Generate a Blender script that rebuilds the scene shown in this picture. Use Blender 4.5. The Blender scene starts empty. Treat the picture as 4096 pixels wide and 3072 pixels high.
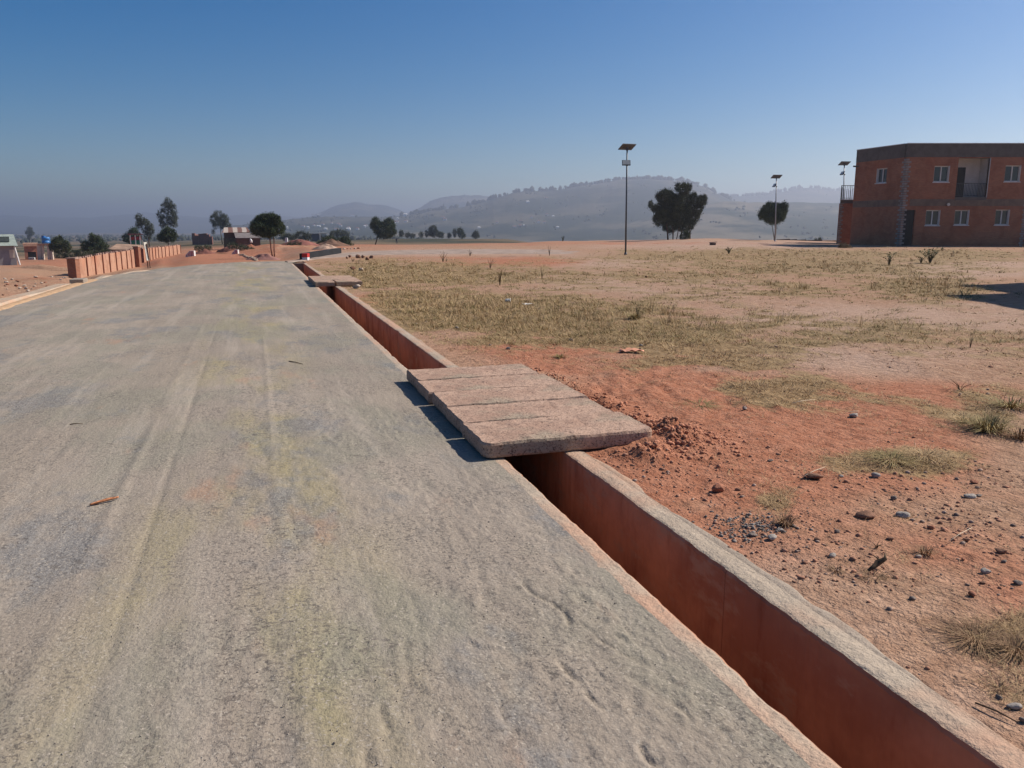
import bpy, bmesh, math, random
import numpy as np
from mathutils import Vector, Matrix

random.seed(7); RNG = np.random.default_rng(11)
S = bpy.context.scene
COL = S.collection
# ------------------------------------------------------------------ camera
F = 800.0; PITCH = math.atan(158.0/F); CAMH = 1.6
TH = math.radians(17.683)                       # heading of the road, left of the view axis
cam_d = bpy.data.cameras.new('camera'); cam = bpy.data.objects.new('camera', cam_d); COL.objects.link(cam)
cam.location = (0, 0, CAMH); cam.rotation_euler = (math.pi/2-PITCH, 0, 0)
cam_d.sensor_fit = 'HORIZONTAL'; cam_d.sensor_width = 36; cam_d.lens = 36*F/1024
cam_d.clip_start = 0.05; cam_d.clip_end = 40000
S.camera = cam
# ------------------------------------------------------------------ sky, sun, exposure
SUN_EL = math.radians(40); SUN_DIR = Vector((0.933*math.cos(SUN_EL), 0.36*math.cos(SUN_EL), math.sin(SUN_EL)))
W = bpy.data.worlds.new('World'); S.world = W; W.use_nodes = True
nt = W.node_tree; nt.nodes.clear()
sky = nt.nodes.new('ShaderNodeTexSky'); sky.sky_type = 'NISHITA'; sky.sun_disc = False
sky.sun_elevation = SUN_EL; sky.sun_rotation = math.atan2(SUN_DIR.x, SUN_DIR.y)
sky.altitude = 1300; sky.air_density = 1.0; sky.dust_density = 1.4; sky.ozone_density = 2.2
bg = nt.nodes.new('ShaderNodeBackground'); bg.inputs['Strength'].default_value = 0.061
wo = nt.nodes.new('ShaderNodeOutputWorld')
hs = nt.nodes.new('ShaderNodeHueSaturation'); hs.inputs['Saturation'].default_value = 1.6; hs.inputs['Hue'].default_value = .503; nt.links.new(sky.outputs[0], hs.inputs['Color']); nt.links.new(hs.outputs[0], bg.inputs[0]); nt.links.new(bg.outputs[0], wo.inputs[0])
sd = bpy.data.lights.new('sun', 'SUN'); sd.energy = 4.6; sd.angle = math.radians(0.53); sd.color = (1.0, 0.92, 0.81)
sun = bpy.data.objects.new('sun', sd); COL.objects.link(sun)
sun.rotation_euler = SUN_DIR.to_track_quat('Z', 'Y').to_euler(); sun.location = (30, 10, 40)
S.view_settings.view_transform = 'Standard'; S.view_settings.look = 'None'
S.view_settings.exposure = 0.5; S.view_settings.gamma = 1.0; S.view_settings.use_curve_mapping = False
S.render.engine = 'CYCLES'
S.cycles.use_denoising = True; S.cycles.denoiser = 'OPENIMAGEDENOISE'; S.cycles.denoising_input_passes = 'RGB_ALBEDO_NORMAL'; S.cycles.denoising_prefilter = 'ACCURATE'; S.cycles.max_bounces = 6; S.cycles.diffuse_bounces = 3
S.cycles.volume_bounces = 0; S.cycles.transparent_max_bounces = 8

# ------------------------------------------------------------------ helpers: projection
SP, CP = math.sin(PITCH), math.cos(PITCH)
def ray(u, v):
    a = (u-512)/F; b = (384-v)/F
    return np.array([a, CP+b*SP, -SP+b*CP])
def P(u, v, z=0.0):                              # point on the plane z
    d = ray(u, v); return np.array([0, 0, CAMH]) + d*((z-CAMH)/d[2])
def D(u, v, d):                                  # point at forward distance d
    r = ray(u, v); return np.array([0, 0, CAMH]) + r*(d/r[1])
def ZV(v, d):
    r = ray(512, v); return CAMH + r[2]*d/r[1]
def uv_of(x, y, z=0.0):
    zc = y*CP-(z-CAMH)*SP; zc = np.maximum(zc, 0.05)
    yc = y*SP+(z-CAMH)*CP
    return 512+F*x/zc, 384-F*yc/zc
def rd(s, t):                                    # road coordinates -> world
    return t*math.cos(TH)-s*math.sin(TH), t*math.sin(TH)+s*math.cos(TH)
def to_st(x, y):
    return -math.sin(TH)*x+math.cos(TH)*y, math.cos(TH)*x+math.sin(TH)*y

# ------------------------------------------------------------------ numpy noise
def _h(ix, iy, seed):
    n = (ix.astype(np.int64)*374761393 + iy.astype(np.int64)*668265263 + seed*1442695041) & 0x7fffffff
    n = ((n ^ (n >> 13))*1274126177) & 0x7fffffff
    return ((n ^ (n >> 16)) & 0xffff)/65535.0
def vnoise(x, y, seed=0):
    x = np.asarray(x, float); y = np.asarray(y, float)
    ix = np.floor(x); iy = np.floor(y); fx = x-ix; fy = y-iy
    fx = fx*fx*fx*(fx*(fx*6-15)+10); fy = fy*fy*fy*(fy*(fy*6-15)+10)
    a = _h(ix, iy, seed); b = _h(ix+1, iy, seed); c = _h(ix, iy+1, seed); d = _h(ix+1, iy+1, seed)
    return (a*(1-fx)+b*fx)*(1-fy)+(c*(1-fx)+d*fx)*fy
def fbm(x, y, o=4, seed=0, g=0.5):
    s = 0; a = 1; n = 0
    for i in range(o):
        s = s+a*vnoise(x*2**i+17.3*i, y*2**i+5.1*i, seed+i); n += a; a *= g
    return s/n-0.5
def sstep(a, b, x):
    t = np.clip((x-a)/(b-a), 0, 1); return t*t*(3-2*t)

# ------------------------------------------------------------------ helpers: objects
def tag(o, label=None, cat=None, group=None, kind=None):
    if label: o['label'] = label
    if cat: o['category'] = cat
    if group: o['group'] = group
    if kind: o['kind'] = kind
    return o
def empty(name, loc, label, cat, group=None):
    o = bpy.data.objects.new(name, None); COL.objects.link(o); o.location = [float(c) for c in loc]
    o.empty_display_size = 0.3
    return tag(o, label, cat, group)
def mesh_obj(name, V, Fc, mat=None, parent=None, smooth=False):
    """V (n,3) array, Fc (m,k) array or list of tuples; local to parent"""
    me = bpy.data.meshes.new(name)
    if isinstance(Fc, np.ndarray):
        k = Fc.shape[1]; V = np.asarray(V, np.float32)
        me.vertices.add(len(V)); me.vertices.foreach_set('co', V.ravel())
        me.loops.add(Fc.size); me.loops.foreach_set('vertex_index', Fc.astype(np.int32).ravel())
        me.polygons.add(len(Fc)); me.polygons.foreach_set('loop_start', np.arange(0, Fc.size, k, dtype=np.int32))
        me.polygons.foreach_set('loop_total', np.full(len(Fc), k, np.int32))
        me.update(calc_edges=True)
    else:
        me.from_pydata([tuple(map(float, v)) for v in V], [], Fc); me.update()
    if smooth: me.polygons.foreach_set('use_smooth', np.ones(len(me.polygons), bool))
    o = bpy.data.objects.new(name, me); COL.objects.link(o)
    for m in (mat if isinstance(mat, (list, tuple)) else [mat]):
        if m: me.materials.append(m)
    if parent: o.parent = parent
    return o
class MB:
    """collects world-space boxes, tubes, quads, then builds ONE mesh"""
    def __init__(s): s.v = []; s.f = []; s.mi = []; s.m = 0
    def add(s, vs, fs):
        n = len(s.v); s.v += [tuple(map(float, v)) for v in vs]; s.f += [tuple(n+i for i in f) for f in fs]; s.mi += [s.m]*len(fs); return s
    def box(s, o, ax, ay, az):                   # origin + three edge vectors
        o, ax, ay, az = [np.array(q, float) for q in (o, ax, ay, az)]
        c = [o, o+ax, o+ax+ay, o+ay, o+az, o+ax+az, o+ax+ay+az, o+ay+az]
        return s.add(c, [(0, 3, 2, 1), (4, 5, 6, 7), (0, 1, 5, 4), (1, 2, 6, 5), (2, 3, 7, 6), (3, 0, 4, 7)])
    def abox(s, x0, x1, y0, y1, z0, z1): return s.box((x0, y0, z0), (x1-x0, 0, 0), (0, y1-y0, 0), (0, 0, z1-z0))
    def tube(s, pts, rad, n=8, cap=True):
        pts = [Vector([float(c) for c in p]) for p in pts]
        rad = rad if isinstance(rad, (list, tuple)) else [rad]*len(pts)
        base = len(s.v); vs = []; fs = []
        for i, p in enumerate(pts):
            d = (pts[min(i+1, len(pts)-1)]-pts[max(i-1, 0)]).normalized()
            a = d.orthogonal().normalized() if i == 0 else (pa-d*pa.dot(d)).normalized()
            pa = a; b = d.cross(a)
            for k in range(n):
                t = 2*math.pi*k/n; vs.append(p+(a*math.cos(t)+b*math.sin(t))*rad[i])
        for i in range(len(pts)-1):
            for k in range(n):
                fs.append((i*n+k, i*n+(k+1) % n, (i+1)*n+(k+1) % n, (i+1)*n+k))
        if cap: fs += [tuple(reversed(range(n))), tuple((len(pts)-1)*n+k for k in range(n))]
        return s.add(vs, fs)
    def build(s, name, mat, parent=None, smooth=False, bevel=0):
        off = np.array(parent.matrix_basis.translation) if parent else np.zeros(3)
        if parent and parent.parent: off = off+np.array(parent.parent.matrix_basis.translation)
        V = np.array(s.v)-off
        o = mesh_obj(name, V, s.f, mat, parent, smooth)
        if isinstance(mat, (list, tuple)): o.data.polygons.foreach_set('material_index', s.mi)
        if bevel:
            m = o.modifiers.new('bevel', 'BEVEL'); m.width = bevel; m.segments = 2; m.limit_method = 'ANGLE'
        return o
def origin_top(o, loc):                          # move a parentless mesh's origin
    o.data.transform(Matrix.Translation([-float(c) for c in loc])); o.location = [float(c) for c in loc]; return o

# ------------------------------------------------------------------ materials
def lin(r, g, b):
    f = lambda c: ((c/255)/12.92 if c/255 <= .04045 else ((c/255+.055)/1.055)**2.4)
    return (f(r), f(g), f(b), 1)
class NT:
    def __init__(s, name, rough=0.9, spec=0.2):
        s.m = bpy.data.materials.new(name); s.m.use_nodes = True; s.t = s.m.node_tree
        s.b = s.t.nodes['Principled BSDF']; s.b.inputs['Roughness'].default_value = rough
        s.b.inputs['Specular IOR Level'].default_value = spec
        s.co = s.t.nodes.new('ShaderNodeTexCoord').outputs['Object']
    def n(s, typ, **kw):
        x = s.t.nodes.new(typ)
        for k, v in kw.items(): setattr(x, k, v)
        return x
    def val(s, sock, v):
        if isinstance(v, bpy.types.NodeSocket): s.t.links.new(v, sock)
        else: sock.default_value = v
    def coords(s, scale=(1, 1, 1), rot=(0, 0, 0), src=None):
        m = s.n('ShaderNodeMapping'); s.t.links.new(src or s.co, m.inputs[0]); m.inputs['Scale'].default_value = scale; m.inputs['Rotation'].default_value = rot
        return m.outputs[0]
    def noise(s, scale, detail=4, rough=.55, co=None, dist=0, lo=None, hi=None):
        x = s.n('ShaderNodeTexNoise'); s.t.links.new(co or s.co, x.inputs['Vector'])
        x.inputs['Scale'].default_value = scale; x.inputs['Detail'].default_value = detail; x.inputs['Roughness'].default_value = rough; x.inputs['Distortion'].default_value = dist
        o = x.outputs['Fac']
        return s.ramp(o, lo, hi) if lo is not None else o
    def voronoi(s, scale, co=None, lo=None, hi=None, feature='F1', out='Distance'):
        x = s.n('ShaderNodeTexVoronoi', feature=feature); s.t.links.new(co or s.co, x.inputs['Vector']); x.inputs['Scale'].default_value = scale
        o = x.outputs[out]; return s.ramp(o, lo, hi) if lo is not None else o
    def ramp(s, v, lo, hi, a=0., b=1.):
        x = s.n('ShaderNodeMapRange', interpolation_type='SMOOTHSTEP'); s.val(x.inputs[0], v)
        x.inputs[1].default_value = lo; x.inputs[2].default_value = hi; x.inputs[3].default_value = a; x.inputs[4].default_value = b
        return x.outputs[0]
    def math(s, op, a, b=0.5):
        x = s.n('ShaderNodeMath', operation=op); s.val(x.inputs[0], a); s.val(x.inputs[1], b); return x.outputs[0]
    def mix(s, f, a, b, mode='MIX'):
        x = s.n('ShaderNodeMix', data_type='RGBA', blend_type=mode); s.val(x.inputs[0], f); s.val(x.inputs[6], a); s.val(x.inputs[7], b); return x.outputs[2]
    def color(s, c): s.val(s.b.inputs['Base Color'], c)
    def bump(s, h, strength=.5, dist=.01, prev=None):
        x = s.n('ShaderNodeBump'); s.val(x.inputs['Height'], h); x.inputs['Strength'].default_value = strength; x.inputs['Distance'].default_value = dist
        if prev: s.t.links.new(prev, x.inputs['Normal'])
        s.t.links.new(x.outputs[0], s.b.inputs['Normal']); return x.outputs[0]
    def attr(s, name):
        x = s.n('ShaderNodeAttribute', attribute_name=name); sep = s.n('ShaderNodeSeparateColor'); s.t.links.new(x.outputs['Color'], sep.inputs[0])
        return sep.outputs[0], sep.outputs[1], sep.outputs[2]
def plain(name, c, rough=.85, var=.18, scale=3, bump=.0, metal=0, spec=.2, detail=4):
    m = NT(name, rough, spec)
    d = tuple(max(0, q*(1-var)) for q in c[:3])+(1,); l = tuple(min(1, q*(1+var)) for q in c[:3])+(1,)
    m.color(m.mix(m.noise(scale, detail, lo=.3, hi=.7), d, l)); m.b.inputs['Metallic'].default_value = metal
    if bump: m.bump(m.noise(scale*6, 4), bump, .01)
    return m.m

# ================================================================== TERRAIN
TAB = {
 -300: [(12, 'z', 0), (30, 'z', -.6), (60, 'z', -1.8), (120, 'z', -4), (250, 'z', -8), (600, 'z', -14), (1500, 'z', -24), (9000, 'z', -45)],
 0: [(18, 'z', 0), (30, 'z', -.35), (60, 268), (90, 265.3), (128, 260.5), (250, 250), (600, 244), (1500, 238.5), (4000, 234), (9000, 230)],
 60: [(21, 'z', 0), (30, 'z', -.25), (48, 278), (60, 271), (90, 263), (128, 259.5), (250, 250), (600, 244), (1500, 238.5), (4000, 234), (9000, 230)],
 74: [(22, 'z', 0), (30, 281.2), (50, 279.2), (60, 274), (90, 264), (128, 259.5), (250, 250), (600, 244), (1500, 238.5), (9000, 230)],
 100: [(26, 'z', 0), (40, 275.2), (60, 274), (75, 268), (100, 261), (150, 254), (300, 247), (600, 243), (1500, 238), (9000, 230)],
 136: [(29, 'z', 0), (50, 269.3), (75, 268.2), (90, 261.5), (110, 257.5), (150, 252), (300, 246), (600, 242.5), (1500, 238), (9000, 230)],
 160: [(32, 'z', 0), (60, 265.8), (85, 259.5), (110, 255.5), (150, 250), (220, 246), (400, 243.5), (700, 241), (1500, 238), (9000, 230)],
 195: [(35, 'z', 0), (47, 262.2), (60, 260), (80, 256), (110, 252), (150, 248.5), (220, 244.5), (400, 242), (700, 240.5), (1500, 238), (9000, 230)],
 235: [(37, 'z', 0), (47, 261), (60, 259), (80, 256), (110, 252), (150, 248), (220, 244), (400, 241.5), (700, 240), (1500, 238), (9000, 230)],
 275: [(38, 'z', 0), (47, 260.6), (60, 259.5), (80, 254), (110, 249.5), (150, 246.5), (220, 243.5), (350, 241), (700, 239.5), (1500, 237.5), (9000, 230)],
 310: [(44, 'z', 0), (52, 'z', -.1), (70, 250), (90, 247.5), (150, 245), (220, 243), (350, 240.5), (700, 239), (1500, 237), (9000, 230)],
 350: [(54, 'z', 0), (70, 248.5), (90, 246.5), (150, 244.5), (220, 243.3), (300, 239.7), (400, 240.5), (700, 240), (1500, 238), (9000, 230)],
 400: [(54, 'z', 0), (62, 249), (90, 246), (150, 244.6), (235, 243.8), (300, 238.9), (350, 238.5), (600, 240.5), (1500, 238), (9000, 230)],
 500: [(62, 'z', 0), (90, 243.9), (150, 243.2), (235, 242.6), (320, 238.8), (360, 239), (600, 242), (1500, 240), (9000, 230)],
 560: [(72, 'z', 0), (92, 241.3), (120, 240.9), (180, 242), (400, 246), (1500, 241), (9000, 230)],
 626: [(78, 'z', 0), (93, 240), (130, 241), (400, 248), (1500, 242), (9000, 231)],
 710: [(50, 'z', 0), (84, 238.2), (110, 239), (400, 250), (1500, 243), (9000, 231)],
 775: [(45, 'z', 0), (78, 239.6), (110, 241.5), (400, 250), (1500, 243), (9000, 231)],
 860: [(40, 'z', 0), (58, 'z', .15), (90, 'z', .15), (400, 250), (1500, 243), (9000, 231)],
 1024: [(40, 'z', 0), (58, 'z', .15), (100, 'z', .2), (400, 250), (1500, 243), (9000, 231)],
 1500: [(40, 'z', 0), (60, 'z', .2), (100, 'z', .2), (400, 'z', -10), (1500, 'z', -30), (9000, 'z', -50)]}
LD = np.linspace(math.log(8), math.log(9500), 320)
cols_u = sorted(TAB); cols_az = np.array([(u-512)/815. for u in cols_u]); GT = []
for u in cols_u:
    ds = [8.0]; zs = [0.0]
    for e in TAB[u]:
        ds.append(e[0]); zs.append(e[2] if e[1] == 'z' else ZV(e[1], e[0]))
    q = np.interp(LD, np.log(ds), zs)
    k = np.ones(5)/5; q2 = np.convolve(np.pad(q, 2, mode='edge'), k, 'valid'); GT.append(q2)
GT = np.array(GT)
def ground_h(x, y):
    x = np.asarray(x, float); y = np.asarray(y, float)
    r = np.hypot(x, y); d = np.maximum(y, .55*r); d = np.maximum(d, 8.01)
    az = np.clip(x/np.maximum(y, .25*r+.01), cols_az[0], cols_az[-1])
    j = np.clip(np.searchsorted(cols_az, az)-1, 0, len(cols_az)-2)
    w = (az-cols_az[j])/(cols_az[j+1]-cols_az[j]); w = w*w*(3-2*w)
    p = np.clip((np.log(d)-LD[0])/(LD[1]-LD[0]), 0, len(LD)-1.001); i = p.astype(int); g = p-i
    z = (GT[j, i]*(1-g)+GT[j, i+1]*g)*(1-w)+(GT[j+1, i]*(1-g)+GT[j+1, i+1]*g)*w
    return z
PATHBLOBS = []
# (u, v, ru, rv, strength) in the photo, used only to decide where on the ground soil is red, pale or grassy
RED = [(600, 455, 90, 40, 1.3), (660, 375, 110, 28, .9), (560, 352, 60, 16, .7), (760, 420, 150, 28, .8), (900, 440, 120, 30, .55), (470, 308, 45, 8, .55), (440, 262, 160, 7, .35), (480, 337, 45, 10, .5), (620, 500, 90, 45, .6), (360, 300, 40, 8, .7),
       (720, 480, 120, 60, .35), (860, 540, 200, 80, .5), (1000, 620, 120, 90, .45), (720, 520, 60, 40, .5), (930, 400, 120, 30, .4), (550, 243.5, 260, 2.4, .45), (160, 262, 120, 5, .7), (225, 254, 50, 9, 1.1), (330, 247, 80, 5, .5), (60, 263, 60, 6, .35), (40, 285, 70, 16, .3), (520, 262, 70, 5, .5)]
GRS = [(430, 305, 100, 26, 1.2), (375, 272, 70, 11, 1.3), (480, 325, 70, 16, .8), (560, 312, 80, 18, .9), (620, 338, 80, 12, 1.1), (700, 362, 90, 9, 1.2), (780, 385, 80, 8, .9), (470, 275, 110, 8, .8), (760, 255, 130, 6, 1.2), (830, 268, 130, 8, 1.1), (940, 255, 90, 6, 1.0),
       (935, 288, 50, 11, 1.5), (760, 290, 120, 12, .8), (860, 345, 200, 22, .45), (700, 320, 120, 20, .5), (990, 420, 55, 26, 1.5), (900, 462, 70, 11, 1.1), (770, 505, 24, 16, 1.1), (1000, 640, 70, 24, 1.6), (925, 580, 30, 16, .7), (900, 555, 26, 10, .6), (820, 402, 90, 10, .8), (640, 262, 60, 6, .5), (680, 275, 60, 6, .6), (1005, 690, 40, 20, 1.1), (905, 515, 24, 10, .6)]
PAL = [(900, 318, 220, 16, 1.0), (720, 245, 130, 5, 1.2), (640, 285, 160, 16, .7), (960, 270, 100, 9, 1.2), (820, 360, 220, 20, .7), (580, 262, 90, 6, .9), (880, 610, 120, 50, .5), (760, 560, 90, 40, .4), (930, 720, 90, 40, .6), (440, 253, 130, 3.5, 1.0)]
def blobs(u, v, L):
    s = 0
    for a, b, c, d, k in L: s = s+k*np.exp(-((u-a)/c)**2-((v-b)/d)**2)
    return s
def masks(x, y):
    u, v = uv_of(x, y, ground_h(x, y)); u = np.where(y > .6, u, -5000)
    dd = np.clip(np.hypot(x, y)/12, .25, 6)
    n1 = fbm(x/1.3, y/1.3, 4, 3); n2 = fbm(x/.45, y/.45, 4, 9); n3 = fbm(x/5, y/9, 3, 21)
    n4 = fbm(x/2.2, y/6.0, 4, 77)
    red = blobs(u, v, RED)*(1+1.6*n1+.8*n2)+.25*(n1+.1)+.35*(n3+n4)
    gr = blobs(u, v, GRS)*(1+1.5*n1+1.6*n2)+1.0*n4+.8*n2+.10*(v < 345)+.0
    pl = blobs(u, v, PAL)*(1+1.3*n1)+.5*n3+.3*n2
    return np.clip(red, 0, 1), np.clip(gr, 0, 1), np.clip(pl, 0, 1)
DITCH_END = 36.3
def ground_detail(x, y):
    """small relief on the field"""
    s, t = to_st(x, y); r = np.hypot(x, y)
    right = sstep(2.17, 2.6, t); left = sstep(-5.3, -5.8, t)
    on = np.maximum(right, left); on = np.where(s > 40, 1.0, on)
    near = np.clip(1-r/45, 0, 1)
    z = .05*fbm(x/2.5, y/2.5, 3, 5)+.035*fbm(x/.6, y/.6, 4, 15)*(.4+near)+.014*fbm(x/.12, y/.12, 3, 25)*near
    z = z+np.where((t < -5.3) & (s < 30), .14*np.abs(fbm(x/1.0, y/1.0, 4, 44))+.12*sstep(-5.3, -7, t), 0)
    # heap of loose soil against the cover slabs
    z = z+.095*np.exp(-(((s-5.25)/.27)**2+((t-2.95)/.24)**2))*(1+.9*fbm(x/.11, y/.11, 4, 55)*2)
    z = z+.075*np.exp(-(((s-4.95)/.25)**2+((t-2.55)/.22)**2))*(1+2*fbm(x/.09, y/.09, 3, 56))
    z = z+.06*np.exp(-(((s-6.7)/1.6)**2+((t-2.95)/.18)**2))*(1+2*fbm(x/.12, y/.12, 4, 57))
    z = z+.03*np.exp(-(((s-7.0)/1.4)**2+((t-3.9)/.8)**2))*fbm(x/.10, y/.35, 4, 58)*3
    far = np.clip((r-70)/200, 0, 1)
    z = z*(1-far*.2)
    # eroded banks beyond the end of the road
    u, v = uv_of(x, y, ground_h(x, y)-.0)
    bank = np.exp(-((u-268)/38)**2)*np.exp(-((y-92)/12)**2)
    z = z+bank*(.5+2.2*fbm(x/4, y/4, 4, 61))
    return z*on
def G(x, y):
    return float(ground_h(x, y)+ground_detail(np.array([float(x)]), np.array([float(y)]))[0])

def steps(lo, hi, start, k, c=0):
    out = [lo]
    while out[-1] < hi: out.append(out[-1]+max(start, k*(abs(out[-1])-c)))
    return out
sv = [-400, -200, -100, -50, -25, -12, -8, -7.02, -7.0, -6, -4, -2, -1, -.3]+[0.2]
while sv[-1] < 9000: 
    q = sv[-1]; sv.append(q+(.028 if q < 3.4 else q*.0085 if q < 130 else q*.02))
sv = [q for q in sv if abs(q-DITCH_END) > .12]+[DITCH_END-.01, DITCH_END+.08]; sv.sort()
tr = [2.165]
while tr[-1] < 7500:
    q = tr[-1]; tr.append(q+(.03 if q < 3.2 else q*.0095 if q < 60 else q*.022))
tl = [-5.3]
while tl[-1] > -7500:
    q = -tl[-1]; tl.append(-(q+(.09 if q < 8 else q*.012 if q < 60 else q*.022)))
tv = np.array(sorted(tl)+[-5.29, -5, -4.4, -3.5, -2.5, -1.5, -.5, .5, 1.2, 1.52, 1.53, 2.15]+tr)
sv = np.array(sv)
SS, TT = np.meshgrid(sv, tv, indexing='ij')
GX, GY = rd(SS, TT)
far_end = (SS > 30)
gz = ground_h(GX, GY)+ground_detail(GX, GY)
under = (TT > -5.295) & (TT < 2.16) & (SS < 39)
gz = np.where(under, gz-.035, gz)
drop = (TT > 1.525) & (TT < 2.155) & (SS < DITCH_END) & (SS > -7.01)
gz = np.where(drop, -1.0, gz)
nr, nc = SS.shape
V = np.stack([TT.ravel(), SS.ravel(), gz.ravel()], 1)
idx = np.arange(nr*nc).reshape(nr, nc)
FQ = np.stack([idx[:-1, :-1], idx[:-1, 1:], idx[1:, 1:], idx[1:, :-1]], -1).reshape(-1, 4)

def soil_material():
    m = NT('soil', .95, .1)
    r, g, p = m.attr('mask')
    co = m.co
    fine = m.noise(55, 6, .7); mid = m.noise(7, 5, .65); big = m.noise(.8, 4, .6)
    stre = m.noise(9, 5, .65, co=m.coords((1, .35, 1), (0, 0, .9)))
    tan = m.mix(m.ramp(mid, .3, .7), (.33, .190, .120, 1), (.46, .29, .195, 1))
    red = m.mix(m.ramp(mid, .3, .72), (.35, .140, .078, 1), (.48, .225, .138, 1))
    pale = m.mix(m.ramp(mid, .3, .7), (.39, .255, .185, 1), (.50, .345, .26, 1))
    gra = m.mix(m.ramp(stre, .35, .65), (.20, .14, .065, 1), (.37, .265, .14, 1))
    c = m.mix(m.ramp(m.math('ADD', p, m.math('MULTIPLY', m.math('SUBTRACT', big, .5), .6)), .1, .8), tan, pale)
    c = m.mix(m.ramp(m.math('ADD', r, m.math('MULTIPLY', m.math('SUBTRACT', mid, .5), .5)), .1, .75), c, red)
    gf = m.math('ADD', g, m.math('MULTIPLY', m.math('SUBTRACT', stre, .5), 1.3))
    c = m.mix(m.ramp(gf, .25, .8, 0, .85), c, gra)
    # far plain: fields and scrub, changing with the distance along the ground
    sep = m.n('ShaderNodeSeparateXYZ'); m.t.links.new(co, sep.inputs[0])
    fy = m.ramp(sep.outputs[1], 125, 230)
    veg = m.mix(m.noise(.012, 6, .7, lo=.4, hi=.6), (.045, .05, .03, 1), (.20, .14, .085, 1))
    c = m.mix(fy, c, veg)
    # specks: dark crumbs and pale grit
    vor = m.voronoi(34, lo=.0, hi=.22)
    sel = m.noise(5, 3, lo=.48, hi=.62)
    c = m.mix(m.math('MULTIPLY', m.math('SUBTRACT', 1., vor), m.math('MULTIPLY', sel, .45)), c, (.12, .07, .05, 1))
    c = m.mix(m.ramp(fine, .35, .75, 0, .35), m.mix(.5, c, (.10, .05, .03, 1), 'MULTIPLY'), c) if False else c
    m.color(m.mix(m.ramp(fine, .38, .64, .0, .42), c, m.mix(1., c, (.45, .42, .40, 1), 'MULTIPLY')))
    nb = m.bump(m.noise(13, 5, .65), .8, .06)
    nb = m.bump(m.noise(45, 3, .6), .6, .018, nb)
    m.bump(stre, .35, .05, nb)
    return m.m
SOIL = soil_material()
ground = mesh_obj('ground', V, FQ, SOIL, None, True); ground.rotation_euler = (0, 0, TH)
tag(ground, 'reddish dry earth and sparse grass field sloping off to a far plain', 'ground', kind='structure')
mr, mg, mp = masks(GX, GY)
ca = ground.data.color_attributes.new('mask', 'FLOAT_COLOR', 'POINT')
ca.data.foreach_set('color', np.stack([mr.ravel(), mg.ravel(), mp.ravel(), np.ones(nr*nc)], 1).astype(np.float32).ravel())

# ================================================================== ROAD
def left_edge(s):
    e = np.interp(s, [-50, 20, 26, 31, 33.5, 35, 37, 38.7, 39.2], [-4.78, -4.78, -4.62, -4.38, -4.2, -3.5, -2.0, -.7, -.4])
    return e
rs = [-12, -8, -5, -3, -1.5, -.5, .2, .6]
while rs[-1] < 39.0:
    q = rs[-1]; rs.append(q+(.012 if q < 2.2 else q*.0056))
rs = np.array(rs); NT_ = 400
wv = 1-(1-np.linspace(0, 1, NT_+1))**1.35
RS, RW = np.meshgrid(rs, wv, indexing='ij')
LE = left_edge(RS); REd = 1.502+.025*fbm(RS/.6, RS*0, 4, 70)+.008*fbm(RS/.05, RS*0, 2, 79)+np.where(RS > 36.5, (RS-36.5)*.25, 0)
RT = LE+(REd-LE)*RW
rng2 = random.Random(5)
rpatch = .30+.9*sstep(-.12, .16, fbm(RT/.8, RS/1.3, 3, 39))+.5*sstep(-.4, .9, RT)
rz = .0035*fbm(RT/.5, RS/.8, 3, 31)+(.0016*np.tanh(7*fbm(RT/.055, RS/.09, 3, 32))+.0014*np.tanh(6*fbm(RT/.028, RS/.034, 2, 38))+.0008*np.tanh(6*fbm(RT/.16, RS/.30, 3, 37))+.0018*fbm(RT/.05, RS/.6, 3, 36))*sstep(18, 3, RS)*rpatch
# long wheel ridges and cleat marks
for t0, w0, a0 in ((-.86, .035, .006), (-.62, .02, -.004), (.05, .03, .004), (-1.7, .03, .003), (-1.45, .05, -.003), (-2.6, .03, .003)):
    lane = t0+.05*fbm(RS/3, RS*0+t0, 2, 71)
    amp = np.clip(.6+2.2*fbm(RS/.9, RS*0+t0*3, 3, 72), 0, 1)
    rz = rz+1.5*a0*np.exp(-((RT-lane)/w0)**2)*amp*sstep(20, 6, RS)
for t0, w0 in ((-.9, .30), (-1.05, .2), (.3, .2)):
    amp = np.clip(2.5*fbm(RS/.5, RT/.25, 3, 74), 0, 1)*np.exp(-((RT-t0)/w0)**4)
    rz = rz+.006*np.sign(np.sin(RS*2*math.pi/.055))*amp*sstep(7, 3.2, RS)
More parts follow.
